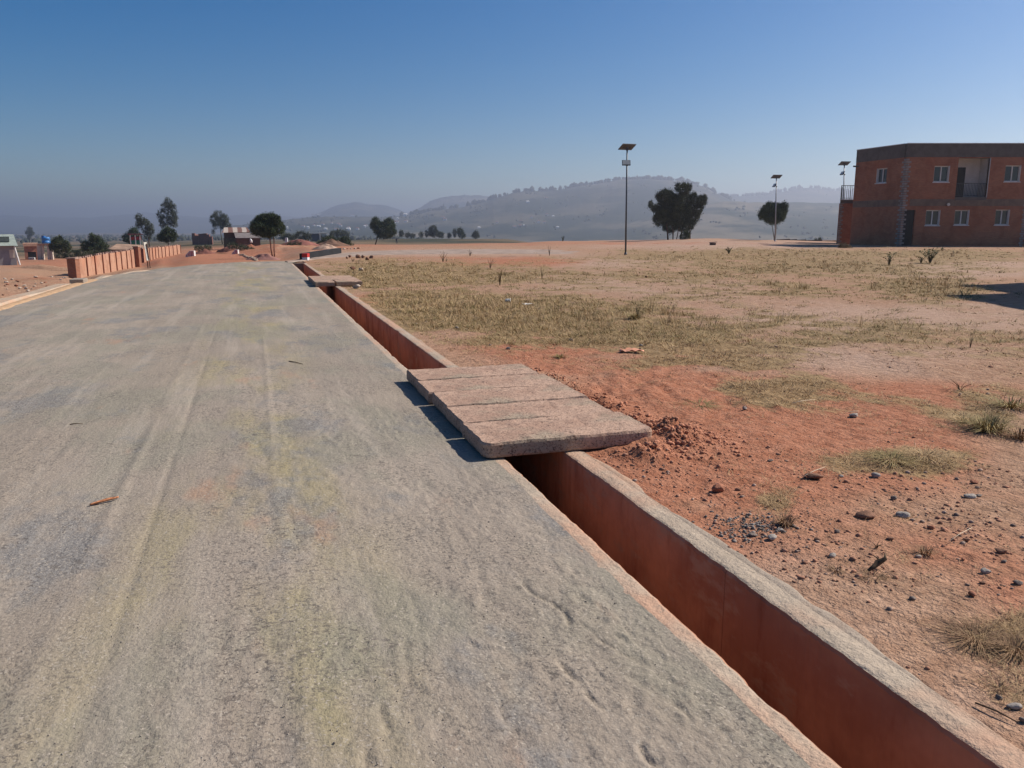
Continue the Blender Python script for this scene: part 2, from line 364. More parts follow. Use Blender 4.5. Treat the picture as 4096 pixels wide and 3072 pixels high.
# curved gouges left by feet, hooves and dragged tools, near the ditch side
gou = [(793-0, 0)]
for (u0, v0, u1, v1, bend, w0, dep) in [(523, 583, 548, 603, .02, .010, .012), (548, 603, 568, 628, -.03, .012, .012), (560, 662, 580, 684, .01, .012, .014), (585, 690, 610, 715, .015, .010, .010), (640, 745, 662, 768, .02, .012, .014),
                                    (660, 700, 690, 722, -.02, .008, .007), (600, 640, 640, 662, .015, .007, .006), (490, 560, 505, 566, .02, .01, .006), (470, 640, 505, 648, .03, .010, -.008), (560, 540, 585, 556, -.02, .008, .006), (405, 640, 412, 690, .01, .012, .007), (412, 600, 418, 626, .0, .010, .005), (610, 480, 640, 500, .01, .006, .005),
                                    (365, 752, 372, 768, .01, .014, .012), (640, 596, 670, 618, .02, .008, .005), (500, 700, 520, 740, .02, .008, .006), (380, 705, 392, 735, .01, .010, .008)]:
    a = P(u0, v0); b = P(u1, v1); sa, ta = to_st(a[0], a[1]); sb, tb = to_st(b[0], b[1])
    L = math.hypot(sb-sa, tb-ta)+1e-6; ds, dt = (sb-sa)/L, (tb-ta)/L
    al = (RS-sa)*ds+(RT-ta)*dt; ac = -(RS-sa)*dt+(RT-ta)*ds-bend*4*(al/L)*(1-al/L)
    m_ = sstep(-.02, .03, al)*sstep(L+.02, L-.03, al)
    rz = rz-dep*1.05*np.exp(-(ac/w0)**2)*m_+dep*.25*np.exp(-((ac-w0*2)/(w0*1.3))**2)*m_
for k in range(260):
    sa = 1.7+abs(rng2.gauss(0, 1.9)); ta = rng2.uniform(-2.2, 1.4); an = rng2.uniform(-1.2, 1.2)+(1.57 if rng2.random() < .4 else 0); L = rng2.uniform(.05, .22)
    ds, dt = math.cos(an), math.sin(an); bend = rng2.uniform(-.03, .03); w0 = rng2.uniform(.004, .008); dep = rng2.uniform(.0015, .005)
    i0, i1 = np.searchsorted(rs, [sa-.3, sa+.3]); sl = slice(i0, i1)
    al = (RS[sl]-sa)*ds+(RT[sl]-ta)*dt; ac = -(RS[sl]-sa)*dt+(RT[sl]-ta)*ds-bend*4*(al/L)*(1-al/L)
    rz[sl] -= dep*np.exp(-(ac/w0)**2)*sstep(-.02, .03, al)*sstep(L+.02, L-.03, al)
rz = rz*np.where(RS < 30, .25+.75*sstep(1.50, 1.36, RT), 1)+.0065
RXw, RYw = rd(RS, RT)
rz = rz+np.where(RS > 30, ground_h(RXw, RYw), 0)
i2 = np.arange(rz.size).reshape(rz.shape)
FR = np.stack([i2[:-1, :-1], i2[:-1, 1:], i2[1:, 1:], i2[1:, :-1]], -1).reshape(-1, 4)
def road_material():
    m = NT('packed_road', .95, .12)
    st = m.coords((1, .38, 1))                  # stretched along the travel direction
    a = m.noise(.55, 5, .6, co=st, lo=.42, hi=.62); b = m.noise(.95, 4, .6, co=m.coords((1, .3, 1), (0, 0, .06)), lo=.44, hi=.60)
    gpatch = m.noise(1.1, 6, .68, co=m.coords((1, .55, 1), (0, 0, .5)), lo=.515, hi=.63)
    c = m.mix(a, (.292, .243, .196, 1), (.345, .290, .235, 1))
    sep = m.n('ShaderNodeSeparateXYZ'); m.t.links.new(m.co, sep.inputs[0])
    lane = m.math('MULTIPLY', m.ramp(sep.outputs[0], -1.0, -.4), m.ramp(sep.outputs[0], .75, .1))
    c = m.mix(m.math('MULTIPLY', m.math('ADD', m.math('MULTIPLY', lane, .85), .06), b), c, (.325, .275, .155, 1))       # yellowish clay bands
    grn = m.noise(.7, 5, .6, co=m.coords((1, .6, 1), (0, 0, -.7)), lo=.47, hi=.60)
    c = m.mix(m.math('MULTIPLY', grn, .50), c, (.225, .222, .170, 1))
    blu = m.mix(m.noise(90, 3, .7, lo=.35, hi=.65), (.095, .10, .11, 1), (.27, .265, .255, 1))
    c = m.mix(m.math('MULTIPLY', gpatch, .72), c, blu)
    pink = m.noise(1.3, 4, .6, co=m.coords((1.3, .5, 1), (3, 0, .2)), lo=.63, hi=.74)
    c = m.mix(m.math('MULTIPLY', pink, .5), c, (.40, .225, .145, 1))
    gr = m.noise(140, 4, .75); g2 = m.noise(38, 5, .7); rough = m.noise(2.1, 4, .6, lo=.42, hi=.64)
    c = m.mix(m.ramp(gr, .52, .72, 0, .30), c, (.13, .11, .095, 1))
    s1 = m.noise(30, 3, .6, co=m.coords((.55, 1, 1), (0, 0, .15)), lo=.565, hi=.62); s2 = m.noise(66, 2, .5, lo=.57, hi=.62); zone = m.noise(1.4, 4, .65, co=m.coords((1, .7, 1), (0, 0, .4)), lo=.38, hi=.60)  # dark flecks put the small shadows of dimples into the colour
    c = m.mix(m.math('MULTIPLY', s1, m.math('MULTIPLY', zone, .62)), c, (.12, .10, .085, 1))
    c = m.mix(m.math('MULTIPLY', s2, m.math('MULTIPLY', m.math('ADD', zone, .25), .60)), c, (.11, .095, .083, 1))
    c = m.mix(m.noise(80, 2, .5, co=m.coords((1, 1, 1), (0, 0, 1.1)), lo=.60, hi=.68, ), c, (.38, .33, .27, 1))
    lon = m.noise(5.5, 5, .65, co=m.coords((1, .09, 1)), lo=.42, hi=.62)
    c = m.mix(m.math('MULTIPLY', lon, .28), c, (.20, .175, .15, 1))
    lon2 = m.noise(3.1, 4, .6, co=m.coords((1, .07, 1), (0, 0, .02)), lo=.52, hi=.66)
    c = m.mix(m.math('MULTIPLY', lon2, .35), c, (.40, .345, .285, 1))
    c = m.mix(m.math('MULTIPLY', m.ramp(g2, .56, .68), m.math('MULTIPLY', rough, .45)), c, (.12, .095, .08, 1))
    c = m.mix(m.ramp(gr, .42, .25, 0, .3), c, (.46, .40, .33, 1))
    m.color(c)
    str2 = m.noise(26, 5, .7, co=m.coords((1, .22, 1)))
    n = m.bump(m.noise(16, 4, .6, co=m.coords((1, .6, 1))), .15, .02)
    n = m.bump(m.noise(52, 3, .6), .5, .014, n)
    m.bump(str2, .4, .010, n)
    return m.m
ROAD = road_material()
road = mesh_obj('road', np.stack([RT.ravel(), RS.ravel(), rz.ravel()], 1), FR, ROAD, None, True); road.rotation_euler = (0, 0, TH)
tag(road, 'wide packed pale gravel road with faint wheel marks', 'road', kind='structure')

# side road bending off to the right past the crest
pts = [P(288, 262.6), P(330, 258.0), P(370, 255.6), P(420, 254.2), P(520, 254.0), P(600, 254.2), P(690, 254.5)]
pts2 = [P(285, 261.4), P(309, 259.2), P(342, 252.9), P(372, 250.8), P(440, 249.0), P(580, 249.4), P(690, 250.0)]
def resamp(pp, n):
    pp = np.array(pp)[:, :2]; L = np.r_[0, np.cumsum(np.hypot(*np.diff(pp, axis=0).T))]; q = np.linspace(0, L[-1], n)
    return np.stack([np.interp(q, L, pp[:, 0]), np.interp(q, L, pp[:, 1])], 1)
A_ = resamp(pts, 160); B_ = resamp(pts2, 160); w_ = np.linspace(0, 1, 14)[None, :, None]
SR = A_[:, None, :]*(1-w_)+B_[:, None, :]*w_
SR[..., 1] += .3*fbm(SR[..., 0]/1.5, SR[..., 1]*0+w_[..., 0]*3, 3, 80)*(np.abs(w_[..., 0]-.5) > .45)
sz = ground_h(SR[..., 0], SR[..., 1])+ground_detail(SR[..., 0], SR[..., 1])+.030+.03*fbm(SR[..., 0], SR[..., 1], 3, 81)-.11*(np.linspace(0, 1, 160)[:, None])**5-.05*(np.abs(w_[..., 0]-.5) > .49)
i3 = np.arange(sz.size).reshape(sz.shape)
F3 = np.stack([i3[:-1, :-1], i3[1:, :-1], i3[1:, 1:], i3[:-1, 1:]], -1).reshape(-1, 4)
SRM = plain('side_road_gravel', (.31, .235, .19, 1), .95, .22, 1.2, .5, detail=7)
o = mesh_obj('side_road', np.stack([SR[..., 0].ravel(), SR[..., 1].ravel(), sz.ravel()], 1), F3, SRM, None, True)
tag(o, 'grey gravel side road turning off to the right', 'road', kind='structure')

# ================================================================== DITCH, KERB, COVER SLABS
def concrete(name, base, dust=(.42, .25, .17, 1), dustamt=.5, pits=.5, sc=1.0):
    m = NT(name, .92, .15)
    c = m.mix(m.noise(2.5*sc, 5, .65, lo=.35, hi=.65), tuple(q*.82 for q in base[:3])+(1,), base)
    c = m.mix(m.noise(1.1*sc, 4, .6, lo=.42, hi=.66), c, m.mix(dustamt, c, dust))
    c = m.mix(m.noise(45, 4, .7, lo=.55, hi=.72), c, tuple(q*.55 for q in base[:3])+(1,))
    m.color(c)
    n = m.bump(m.noise(12, 5, .68), .7, .03); m.bump(m.noise(55, 3, .65), pits*1.3, .010, n)
    return m.m
LIPM = concrete('dusty_lip_concrete', (.43, .35, .27, 1), (.47, .29, .20, 1), .95, .4)
def ditchwall():
    m = NT('red_stained_concrete', .9, .15)
    c = m.mix(m.noise(1.2, 5, .65, lo=.35, hi=.65), (.30, .135, .082, 1), (.48, .235, .14, 1))
    c = m.mix(m.noise(2.2, 5, .7, co=m.coords((1, 1, 2.2), (1, 0, 0)), lo=.52, hi=.68), c, (.36, .22, .15, 1))
    c = m.mix(m.noise(3, 5, .7, co=m.coords((1, 1, .25)), lo=.52, hi=.75), c, (.22, .08, .045, 1))
    br = m.n('ShaderNodeMath', operation='FRACT'); sep = m.n('ShaderNodeSeparateXYZ'); m.t.links.new(m.co, sep.inputs[0])
    m.t.links.new(m.math('DIVIDE', sep.outputs[1], 3.05), br.inputs[0])
    j = m.ramp(br.outputs[0], 0, .004, 1, 0)
    m.color(m.mix(m.math('MULTIPLY', j, .6), c, (.10, .045, .03, 1)))
    m.bump(m.noise(30, 4, .6), .25, .006)
    return m.m
DWM = ditchwall()
DR = tag(bpy.data.objects.new('drainage_ditch', None), 'long narrow open concrete drainage ditch with red stained walls beside the road', 'drainage ditch')
COL.objects.link(DR); DR.rotation_euler = (0, 0, TH)
ds_ = [-7.0, -5, -3, -1.5, -.5, .3]
while ds_[-1] < DITCH_END: ds_.append(ds_[-1]+max(.018, ds_[-1]*.006))
ds_[-1] = DITCH_END; ds_ = np.array(ds_)
def ditch_wall(t_in, t_out, name, th_=.012):
    sgn = 1 if t_out > t_in else -1
    e = .005*fbm(ds_/.35, ds_*0+sgn, 4, 90)*2+.014*fbm(ds_/.05, ds_*0+sgn, 3, 92)
    chip = np.clip(fbm(ds_/.5, ds_*0+5*sgn, 3, 93)-.20, 0, 1)*.12
    z1 = .006*fbm(ds_/.3, ds_*0+3, 3, 94)
    prof = []
    for i, s in enumerate(ds_):
        ti = t_in+sgn*(chip[i]*.6)+e[i]
        top = th_+z1[i]
        prof.append([(ti, s, -.75), (ti, s, -.006-chip[i]*.3), (ti+sgn*.008, s, top-.004), (ti+sgn*.02, s, top), ((ti+t_out)/2, s, top+.003), (t_out-sgn*.012, s, top-.001), (t_out, s, top-.012), (t_out, s, -.78)])
    pr = np.array(prof); n, k, _ = pr.shape; ii = np.arange(n*k).reshape(n, k); q = []; mi = []
    for c in range(k-1):
        f = np.stack([ii[:-1, c], ii[1:, c], ii[1:, c+1], ii[:-1, c+1]], -1)
        if sgn < 0: f = f[:, ::-1]
        q.append(f[:, ::-1]); mi += [1 if c < 2 else 0]*len(f)
    fs = [tuple(map(int, r)) for r in np.concatenate(q)]
    fs += [tuple(int(a) for a in ii[0]), tuple(int(a) for a in ii[-1][::-1])]; mi += [1, 1]
    o = mesh_obj(name, pr.reshape(-1, 3), fs, [LIPM, DWM], DR, False)
    o.data.polygons.foreach_set('material_index', mi); return o
ditch_wall(1.595, 1.44, 'side_wall', .003); ditch_wall(2.03, 2.17, 'side_wall')
b = MB(); b.abox(1.47, 2.17, -7, DITCH_END+.05, -.86, -.751); b.build('floor', DWM, DR)
b = MB(); b.abox(1.47, 2.17, DITCH_END+.002, DITCH_END+.14, -.75, .01); b.build('end_wall', concrete('dark_concrete', (.20, .17, .14, 1)), DR, bevel=.01)
# mortar spill beside the right lip (flat sheet lapped over the ground)
ms = np.linspace(.3, 30, 420); mw = np.clip(-.03+.34*fbm(ms/1.4, ms*0+9, 5, 101)+.10*sstep(2.8, 1.9, ms), 0.004, .2)+.03*fbm(ms/.08, ms*0, 2, 108)
vv = []; 
for s, w in zip(ms, mw):
    x0, y0 = rd(s, 2.172); x1, y1 = rd(s, 2.175+w+.02*math.sin(s*40)); xm, ym = (x0+x1)/2, (y0+y1)/2
    for k in range(6):
        t = 2.14 if k == 0 else 2.172+(w+.003)*(k-1)/4; xx, yy = rd(s, t)
        vv.append((t, s, .002 if k == 0 else G(xx, yy)+.009*(1-((k-1)/4)**1.5)-(.006 if k == 5 else 0)))
ii = np.arange(len(vv)).reshape(-1, 6)
FM = np.stack([ii[:-1, :-1], ii[:-1, 1:], ii[1:, 1:], ii[1:, :-1]], -1).reshape(-1, 4)
mort = mesh_obj('mortar_apron', np.array(vv), FM, concrete('spilled_mortar', (.33, .27, .215, 1), (.44, .27, .18, 1), .95, .4), DR, True)

def slab(s0, s1, t0, t1, zb, zt, label, group, cut=None, rnd=0.02, tw=0., seed=1, name='cover_slab'):
    nx, ny = 66, 26
    bm = bmesh.new()
    # rounded rectangle grid box: top, bottom, sides from a lattice
    us = np.linspace(0, 1, nx); ws = np.linspace(0, 1, ny); hs = np.linspace(0, 1, 7)
    vid = {}
    def vert(i, j, k):
        key = (i, j, k)
        if key in vid: return vid[key]
        t = t0+(t1-t0)*us[i]; s = s0+(s1-s0)*ws[j]; z = zb+(zt-zb)*hs[k]
        et = min(us[i], 1-us[i])*(t1-t0); es = min(ws[j], 1-ws[j])*(s1-s0); ez = min(hs[k], 1-hs[k])*(zt-zb)
        cx = t0+(t1-t0)*.5; cs = (s0+s1)/2
        nse = float(fbm(t/.09+seed, s/.09+z*7, 4, 200+seed)); ns2 = float(fbm(t/.4+seed, s/.4+z*3, 3, 300+seed))
        # ragged edges
        if us[i] in (0, 1): t += (1 if us[i] == 0 else -1)*(.004+.026*abs(float(fbm(s/.14, seed, 3, 400+seed)))+.008*abs(float(fbm(s/.05, z/.04, 2, 405)))+(.010 if ez < .004 else 0))
        if ws[j] in (0, 1): s += (1 if ws[j] == 0 else -1)*(.002+.016*abs(float(fbm(t/.16, seed, 3, 500+seed)))+.006*abs(float(fbm(t/.05, z/.04, 2, 505)))+((.007+.06*max(0, float(fbm(t/.28+seed, seed, 3, 520+seed))-.02)) if ez < .004 else 0))
        if rnd > .05 and cut:                   # generously rounded outer corner
            for (cc, ss) in cut:
                dt = abs(t-(t0 if cc < 0 else t1)); dsn = abs(s-(s0 if ss < 0 else s1))
                if dt < rnd and dsn < rnd:
                    a, c = rnd-dt, rnd-dsn; L = math.hypot(a, c); m = max(a, c)
                    if L > 0:
                        f = m/L; na, nc = a*f, c*f
                        t = (t0+rnd-na) if cc < 0 else (t1-rnd+na); s = (s0+rnd-nc) if ss < 0 else (s1-rnd+nc)
        if k == 6: z += .008*ns2+.014*nse-(.035*max(0, abs(float(fbm(t/.25+seed, s/.03, 3, 540+seed)))-.22) if i % 1 == 0 else 0)
        if k == 0: z += .003
        s += tw*(us[i]-.5)
        vid[key] = bm.verts.new((t, s, z)); return vid[key]
    for i in range(nx-1):
        for j in range(ny-1):
            bm.faces.new((vert(i, j, 6), vert(i+1, j, 6), vert(i+1, j+1, 6), vert(i, j+1, 6)))
            bm.faces.new((vert(i, j, 0), vert(i, j+1, 0), vert(i+1, j+1, 0), vert(i+1, j, 0)))
    for k in range(6):
        for i in range(nx-1):
            bm.faces.new((vert(i, 0, k), vert(i+1, 0, k), vert(i+1, 0, k+1), vert(i, 0, k+1)))
            bm.faces.new((vert(i+1, ny-1, k), vert(i, ny-1, k), vert(i, ny-1, k+1), vert(i+1, ny-1, k+1)))
        for j in range(ny-1):
            bm.faces.new((vert(0, j+1, k), vert(0, j, k), vert(0, j, k+1), vert(0, j+1, k+1)))
            bm.faces.new((vert(nx-1, j, k), vert(nx-1, j+1, k), vert(nx-1, j+1, k+1), vert(nx-1, j, k+1)))
    cx, cs = (t0+t1)/2, (s0+s1)/2
    bmesh.ops.translate(bm, verts=bm.verts, vec=(-cx, -cs, -zb))
    me = bpy.data.meshes.new(name); bm.to_mesh(me); bm.free(); me.materials.append(SLABM)
    o = bpy.data.objects.new(name, me); COL.objects.link(o); xw, yw = rd(cs, cx); o.location = (xw, yw, zb); o.rotation_euler = (0, 0, TH)
    return tag(o, label, 'cover slab', group)
def slabmat():
    m = NT('slab_concrete', .93, .12)
    c = m.mix(m.noise(3, 5, .65, lo=.35, hi=.65), (.37, .240, .178, 1), (.47, .320, .24, 1))
    c = m.mix(m.noise(1.4, 4, .6, co=m.coords((1, 1, 1), (0, 0, 1)), lo=.5, hi=.68), c, (.34, .275, .205, 1))
    c = m.mix(m.noise(70, 4, .75, lo=.50, hi=.66), c, (.14, .09, .065, 1))
    c = m.mix(m.noise(20, 5, .8, co=m.coords((.5, 1, 1)), lo=.60, hi=.66), c, (.11, .075, .055, 1))
    c = m.mix(m.noise(9, 5, .7, lo=.6, hi=.75), c, (.20, .17, .14, 1))
    c = m.mix(m.noise(38, 3, .6, lo=.60, hi=.66), c, (.13, .085, .065, 1))
    m.color(c); n = m.bump(m.noise(10, 5, .68, co=m.coords((.6, 1, 1))), .6, .03); m.bump(m.noise(60, 3, .65), .45, .008, n)
    return m.m
SLABM = slabmat()
NG = 'concrete cover slabs laid side by side over the near part of the ditch'
labs = ['nearest of the five large concrete ditch cover slabs, with a rounded front corner', 'second nearest of the five large ditch cover slabs, a crack along its front joint', 'middle one of the five large ditch cover slabs, grey and pitted', 'fourth of the five large ditch cover slabs counting from the near one', 'farthest of the five large ditch cover slabs, tinted with red dust']
bs = [5.13, 5.76, 6.36, 6.97, 7.56, 8.17]
for i in range(5):
    slab(bs[i]+.002, bs[i+1]-.003-.002*(i % 2), 1.425+.012*(i % 3), 2.765-.02*((i*2) % 3), .016, .128-.004*(i % 2), labs[i], NG, [(-1, -1), (1, -1)] if i == 0 else None, .085 if i == 0 else .02, .012*(-1)**i, 3+i)
# mortar smeared in the joints belongs to the slabs; far crossing
FG = 'small concrete cover slabs over the far part of the ditch'
slab(24.0, 24.85, 1.5, 2.76, .016, .13, 'back slab of the small far ditch crossing', FG, seed=21)
slab(22.9, 23.97, 1.5, 2.78, .016, .135, 'middle slab of the small far ditch crossing', FG, seed=22)
slab(21.9, 22.87, 1.5, 2.02, .016, .14, 'front left short slab of the small far ditch crossing, beside the road', FG, seed=23)
slab(21.95, 22.87, 2.06, 2.76, .016, .135, 'front right short slab of the small far ditch crossing, on the field side', FG, seed=24)

# left kerb in two runs
KM = concrete('kerb_concrete', (.46, .36, .27, 1), (.47, .29, .19, 1), .8, .4)
def kerb(name, ctr, w, h, label):
    vs = []; n = len(ctr)
    for i, (s, t) in enumerate(ctr):
        x, y = rd(s, t); g = float(ground_h(x, y)); j = .012*float(fbm(s/.5, t, 3, 130))
        for a, z in ((0, -.1), (0, h-.02), (.02, h), (w-.03, h), (w, h-.03), (w+.02, -.1)):
            vs.append((t+a+j, s, g+z+(j if z > 0 else 0)))
    ii = np.arange(n*6).reshape(n, 6); fs = []
    for c in range(5): fs += [tuple(map(int, r)) for r in np.stack([ii[:-1, c], ii[1:, c], ii[1:, c+1], ii[:-1, c+1]], -1)]
    fs += [tuple(map(int, ii[0])), tuple(map(int, ii[-1][::-1]))]
    o = mesh_obj(name, np.array(vs), fs, KM, None); o.rotation_euler = (0, 0, TH)
    return tag(o, label, 'kerb', kind='structure')
kerb('kerb', [(s, -5.28) for s in np.linspace(-6, 25.3, 160)], .36, .07, 'long low pale kerb along the left edge of the road')
kerb('kerb', [(s, float(left_edge(s))-.32) for s in np.linspace(26.6, 34.5, 60)], .22, .05, 'farther thin kerb run in front of the brick wall')
bb = MB(); x, y = 0, 0
bb.abox(-4.98, -4.62, 25.3, 25.95, -.05, .13); o = bb.build('kerb_block', concrete('kerb_block_concrete', (.33, .28, .23, 1)), None, bevel=.02); o.rotation_euler = (0, 0, TH)
tag(o, 'grey square concrete kerb block where the kerb steps in, in front of the brick wall', 'kerb block')
# loose sand in the gutter between kerb and road
gs = np.linspace(.5, 27, 300); vv = []
for s in gs:
    wI = left_edge(s)+.10+.12*float(fbm(s/.7, 0*s, 4, 140)); 
    for k in range(6):
        t = -4.93+(wI+4.93)*k/5; vv.append((t, s, .012+.02*math.sin(math.pi*k/5)+.012*float(fbm(s/.3, t/.3, 3, 141))*(0 if k == 5 else 1)-(.012 if k == 5 else 0)))
ii = np.arange(len(vv)).reshape(-1, 6); FM = np.stack([ii[:-1, :-1], ii[:-1, 1:], ii[1:, 1:], ii[1:, :-1]], -1).reshape(-1, 4)
o = mesh_obj('gutter_sand', np.array(vv), FM, plain('orange_sand', (.45, .29, .17, 1), .95, .2, 9, .6), None, True); o.rotation_euler = (0, 0, TH)
tag(o, 'strip of loose orange sand gathered along the kerb', 'sand', kind='stuff')

# ================================================================== scatter helpers
ICO_V = None
def ico(sub=1):
    bm = bmesh.new(); bmesh.ops.create_icosphere(bm, subdivisions=sub, radius=1)
    v = np.array([q.co[:] for q in bm.verts]); f = np.array([[q.index for q in g.verts] for g in bm.faces]); bm.free(); return v, f
def scatter(name, pos, scl, mat, sub=1, jit=.25, flat=.65, rng=RNG):
    v, f = ico(sub); n = len(pos)
    ang = rng.uniform(0, 2*math.pi, n); s3 = scl[:, None]*rng.uniform(.65, 1.25, (n, 3)); s3[:, 2] *= flat
    vv = v[None]*(1+jit*rng.uniform(-1, 1, (n, len(v), 1)))
    vv = vv*s3[:, None, :]; c, s = np.cos(ang)[:, None], np.sin(ang)[:, None]
    x = vv[..., 0]*c-vv[..., 1]*s; y = vv[..., 0]*s+vv[..., 1]*c
    vv = np.stack([x, y, vv[..., 2]], -1)+pos[:, None, :]
    ff = (f[None]+(np.arange(n)*len(v))[:, None, None]).reshape(-1, 3)
    return mesh_obj(name, vv.reshape(-1, 3), ff, mat)
def Garr(x, y): return ground_h(x, y)+ground_detail(x, y)
def screen_points(n, u0, u1, v0, v1, rng=RNG):
    u = rng.uniform(u0, u1, n); v = rng.uniform(v0, v1, n)
    a = (u-512)/F; b = (384-v)/F; dz = -SP+b*CP; t = -CAMH/dz
    x = a*t; y = (CP+b*SP)*t
    return u, v, x, y

# gravel and soil crumbs on the field
GRAV = plain('grey_grit', (.30, .21, .165, 1), .9, .45, 30)
CRUMB = plain('red_crumbs', (.34, .17, .11, 1), .95, .35, 25)
u, v, x, y = screen_points(26000, 430, 1200, 335, 800)
s, t = to_st(x, y); dens = np.clip(-.10+1.6*fbm(x/.5, y/.5, 3, 150)+.5*np.exp(-((u-880)/180)**2-((v-530)/70)**2)+.5*np.exp(-((u-690)/90)**2-((v-480)/35)**2), 0, 1)
k = (t > 2.2) & (RNG.uniform(0, 1, len(x)) < dens) & ~((s > 5) & (s < 8.3) & (t < 2.8))
x, y = x[k], y[k]; d = np.hypot(x, y)
sc = RNG.uniform(.0018, .0065, len(x))*(1+d/12)*RNG.choice([1, 1, 1, 1, 1, 1.9], len(x))
z = Garr(x, y)+sc*.2
pos = np.stack([x, y, z], 1); g = RNG.uniform(0, 1, len(x)) < .35
o = scatter('gravel', pos[g], sc[g], GRAV); tag(o, 'grey grit and small stones scattered over the bare earth', 'gravel', kind='stuff')
o = scatter('soil_crumbs', pos[~g], sc[~g]*1.1, CRUMB); tag(o, 'small crumbs of red soil scattered over the earth', 'soil crumbs', kind='stuff')
# clods of the heap by the slab
n = 1200; ss = np.r_[RNG.normal(5.25, .26, n), RNG.normal(4.95, .22, n//3), RNG.uniform(5.4, 8.4, n//2)]; tt = np.r_[RNG.normal(2.98, .2, n), RNG.normal(2.6, .2, n//3), 2.86+np.abs(RNG.normal(0, .16, n//2))]
k = (tt > 2.79) | ((ss < 5.05) & (tt > 2.2)); ss, tt = ss[k], tt[k]; x, y = rd(ss, tt)
sc = RNG.uniform(.002, .008, len(x))*RNG.choice([1, 1, 1, 1.6, 2.6], len(x)); z = Garr(x, y)+sc*.2
o = scatter('soil_clods', np.stack([x, y, z], 1), sc, plain('red_clods', (.42, .19, .115, 1), .95, .3, 14, .5), sub=2, jit=.28, flat=.8)
tag(o, 'crumbly heap of loose red soil clods piled against the cover slabs', 'soil clods', kind='stuff')
# small dark gravel patch
uu = RNG.normal(752, 22, 420); v_ = RNG.normal(528, 7, 420); pp = np.array([P(a, b) for a, b in zip(uu, v_)]); sc = RNG.uniform(.0025, .0075, 420)*RNG.choice([1, 1, 1, 1.8], 420)
pp[:, 2] = Garr(pp[:, 0], pp[:, 1])+sc*.3
o = scatter('gravel_patch', pp, sc, plain('dark_gravel', (.23, .195, .17, 1), .9, .4, 20), flat=.8); tag(o, 'little spill of dark blue grey gravel on the earth near the ditch', 'gravel', kind='stuff')
# grit on the road
u, v, x, y = screen_points(16000, -120, 900, 300, 800)
s, t = to_st(x, y); k = (t < 1.45) & (t > -4.6) & (RNG.uniform(0, 1, len(x)) < np.clip(.18+1.3*fbm(x/.8, y/.8, 3, 160), 0.03, 1)); x, y, s, t = x[k], y[k], s[k], t[k]
sc = RNG.uniform(.0008, .0024, len(x))*(1+np.hypot(x, y)/14)*RNG.choice([1, 1, 1, 1.5], len(x))
o = scatter('road_grit', np.stack([x, y, sc*.5+.004], 1), sc, plain('road_grit', (.25, .215, .185, 1), .9, .5, 40), flat=.8); tag(o, 'fine loose grit on the road surface', 'grit', kind='stuff')

# individual stones
def zb(x, y): return ((2696+x/1.508)/4, (1600+y/1.508)/4)
STONE = {'grey': plain('grey_stone', (.33, .29, .255, 1), .85, .3, 12, .5), 'red': plain('red_stone', (.33, .14, .085, 1), .9, .25, 12, .6), 'brown': plain('brown_stone', (.22, .115, .075, 1), .9, .3, 12, .5), 'dark': plain('dark_stone', (.20, .16, .135, 1), .85, .3, 12, .5), 'pale': plain('pale_stone', (.42, .34, .28, 1), .9, .2, 12, .4)}
def stone(u, v, px, col, flat, label, name='stone', seed=0, zoff=0.0, d=None):
    w = P(u, v); r = math.hypot(w[0], w[1]); R = px/2/F*r*1.02; rg = np.random.default_rng(int(u*7+v*3)+seed)
    vv, ff = ico(3); dirs = rg.normal(0, 1, (14, 3)); dirs /= np.linalg.norm(dirs, axis=1)[:, None]
    rad = np.ones(len(vv))
    for q in dirs: rad = np.minimum(rad, rg.uniform(.5, .85)/np.maximum(vv@q, .05))
    vv = vv*rad[:, None]*(1+.05*rg.uniform(-1, 1, (len(vv), 1)))
    vv = vv*np.array([R, R*rg.uniform(.6, .85), R*flat*.75]); a = rg.uniform(-.5, .5); c, s = math.cos(a), math.sin(a)
    vv = np.stack([vv[:, 0]*c-vv[:, 1]*s, vv[:, 0]*s+vv[:, 1]*c, vv[:, 2]+R*flat*.5], 1)
    o = mesh_obj(name, vv, ff, STONE[col]); o.location = (w[0], w[1], G(w[0], w[1])+zoff)
    return tag(o, label, 'stone')
